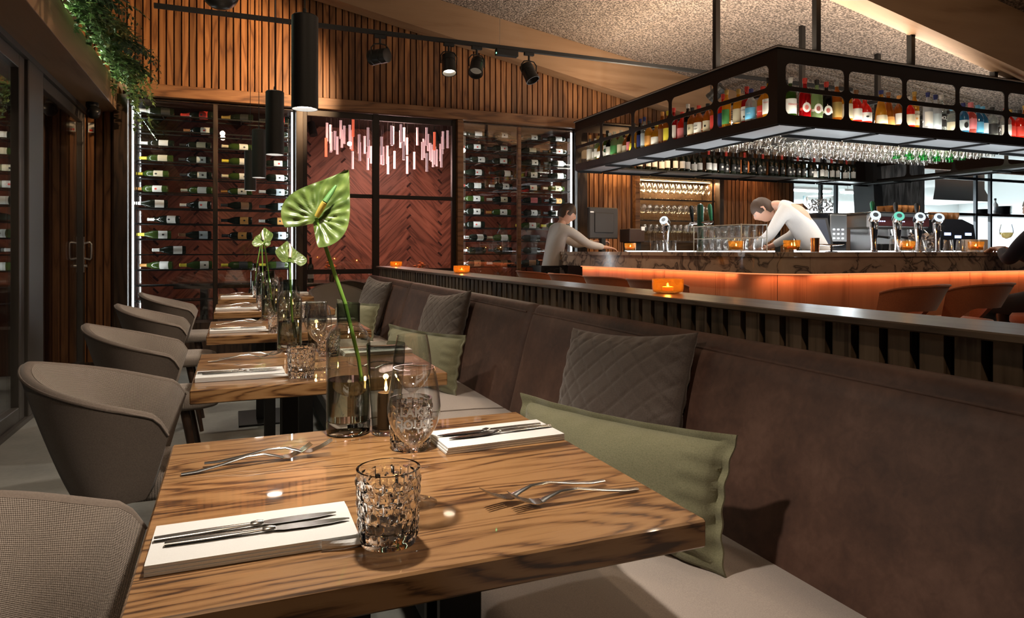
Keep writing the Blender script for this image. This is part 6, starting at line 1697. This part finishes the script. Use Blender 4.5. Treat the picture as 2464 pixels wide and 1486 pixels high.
def person(label, pel, chest, neck, head, face, shl, shr, ell, elr, wrl, wrr, legs, shirt, hairm, trousers, apron=None, hd_l=(1,0,0), hd_r=(1,0,0), th_l=(0,0,1), th_r=(0,0,1), up=(0,0,1), bald=False):
    t = thing('person', label, 'person', (pel[0], pel[1], 0))
    off = Vector((pel[0], pel[1], 0)); O = lambda p: tuple(Vector(p)-off)
    pel, chest, neck, head = map(O, (pel, chest, neck, head)); shl, shr, ell, elr, wrl, wrr = map(O, (shl, shr, ell, elr, wrl, wrr))
    mid = tuple((Vector(pel)+Vector(chest))/2)
    legs = [[O(p) for p in l] for l in legs]
    ch = [[(*pel,.115,.09),(*mid,.10,.08),(*chest,.115,.085),(*neck,.052)], [(*neck,.055),(*tuple(lerp(neck[i], head[i], .55) for i in range(3)),.052)]]
    for sh, el, wr in ((shl,ell,wrl),(shr,elr,wrr)): ch.append([(*chest,.115,.085),(*sh,.046),(*el,.038),(*wr,.026,.020)])
    hand(ch, wrl, hd_l, th_l); hand(ch, wrr, hd_r, th_r)
    for l in legs: ch.append([(*pel,.115,.09),(*l[0],.078),(*l[1],.058),(*l[2],.040)])
    skinned('body', ch, SKIN, t, 0, head_mesh(head, face, up))
    # clothing sits a little outside the body
    low = tuple(lerp(pel[i], mid[i], -.45) for i in range(3))
    cs = [[(*low,.155,.128),(*pel,.158,.130),(*mid,.140,.115),(*chest,.168,.130),(*tuple(lerp(chest[i], neck[i], .85) for i in range(3)),.070)]]
    for sh, el, wr in ((shl,ell,wrl),(shr,elr,wrr)): cs.append([(*chest,.168,.130),(*sh,.070),(*el,.052),(*tuple(lerp(el[i], wr[i], .8) for i in range(3)),.038)])
    skinned('shirt', cs, shirt, t)
    lg = []
    for l in legs: lg.append([(*pel,.152,.122),(*l[0],.095),(*l[1],.068),(*tuple(lerp(l[1][i], l[2][i], .93) for i in range(3)),.055)])
    skinned('trousers', lg, trousers, t)
    for l in legs:
        f = l[2]; fx = Vector((face[0], face[1], 0)).normalized()
        m = MB(); a = Vector((f[0], f[1], .045)) if f[2] < .2 else Vector(f)-Vector((0,0,.03))
        m.tube([a-fx*.07, a-fx*.02, a+fx*.08, a+fx*.17, a+fx*.20], [.035,.043,.042,.038,.015], 12); m.build('shoe', SHOE, t, smooth=60)
    if apron:
        fx = Vector((face[0], face[1], 0)).normalized(); sx = Vector((-fx.y, fx.x, 0))
        m = MB(); m.grid(lambda u, v: tuple(Vector(pel)+sx*(.18*math.sin((u-.5)*2.6))+fx*(.135*math.cos((u-.5)*2.6)+.02)+Vector((0,0,.10-.55*v))), 14, 6); m.build('apron', apron, t, smooth=60)
    if not bald: hair(head, face, hairm, t, 1.0, up)
    eyes(head, face, t, 1.0, up)
    return t
person('bartender in pale shirt leaning over the end of the bar towards the till', (3.36,7.02,.93), (3.40,7.0,1.26), (3.47,6.99,1.44), (3.53,6.97,1.555), (1,-.25,-.45),
       (3.45,7.16,1.38), (3.45,6.83,1.38), (3.72,7.12,1.20), (3.70,6.78,1.20), (3.98,7.04,1.24), (3.98,6.84,1.165),
       [[(3.34,7.10,.88),(3.38,7.10,.48),(3.33,7.10,.08)], [(3.34,6.94,.88),(3.40,6.94,.48),(3.36,6.94,.08)]], SHIRT, HAIRB, TROU, APRON, hd_l=(1,-.1,.0), hd_r=(1,.05,-.1), th_l=(0,-1,.2), th_r=(0,1,.2))
person('bartender in white shirt and grey apron bending over behind the bar corner', (5.00,4.72,1.04), (4.87,4.88,1.50), (4.76,5.02,1.57), (4.68,5.12,1.52), (-.5,.6,-.75),
       (4.68,4.84,1.50), (5.00,5.02,1.50), (4.54,4.88,1.27), (5.06,5.10,1.30), (4.50,5.10,1.14), (4.84,5.24,1.15),
       [[(4.92,4.70,.92),(4.91,4.74,.5),(4.91,4.70,.08)], [(5.08,4.74,.92),(5.08,4.78,.5),(5.08,4.74,.08)]], SHIRT, HAIRB, TROU, APRON, hd_l=(.3,1,-.2), hd_r=(-.6,.8,-.1), th_l=(1,0,.2), th_r=(0,0,1), up=(-.5,.5,.8))
person('guest in navy clothes seated at the bar, cut by the picture edge', (5.33,2.98,.80), (5.33,3.02,1.14), (5.33,3.05,1.32), (5.33,3.09,1.43), (.1,1,-.05),
       (5.16,3.03,1.26), (5.50,3.03,1.26), (5.21,3.22,1.06), (5.52,3.20,1.04), (5.40,3.40,1.15), (5.50,3.42,1.15),
       [[(5.19,3.06,.76),(5.17,3.36,.72),(5.17,3.30,.30)], [(5.37,3.06,.76),(5.40,3.36,.72),(5.40,3.30,.30)]], NAVY, HAIRG, TROU, None, hd_l=(.6,1,0), hd_r=(-.6,1,0), th_l=(1,0,0), th_r=(-1,0,0))
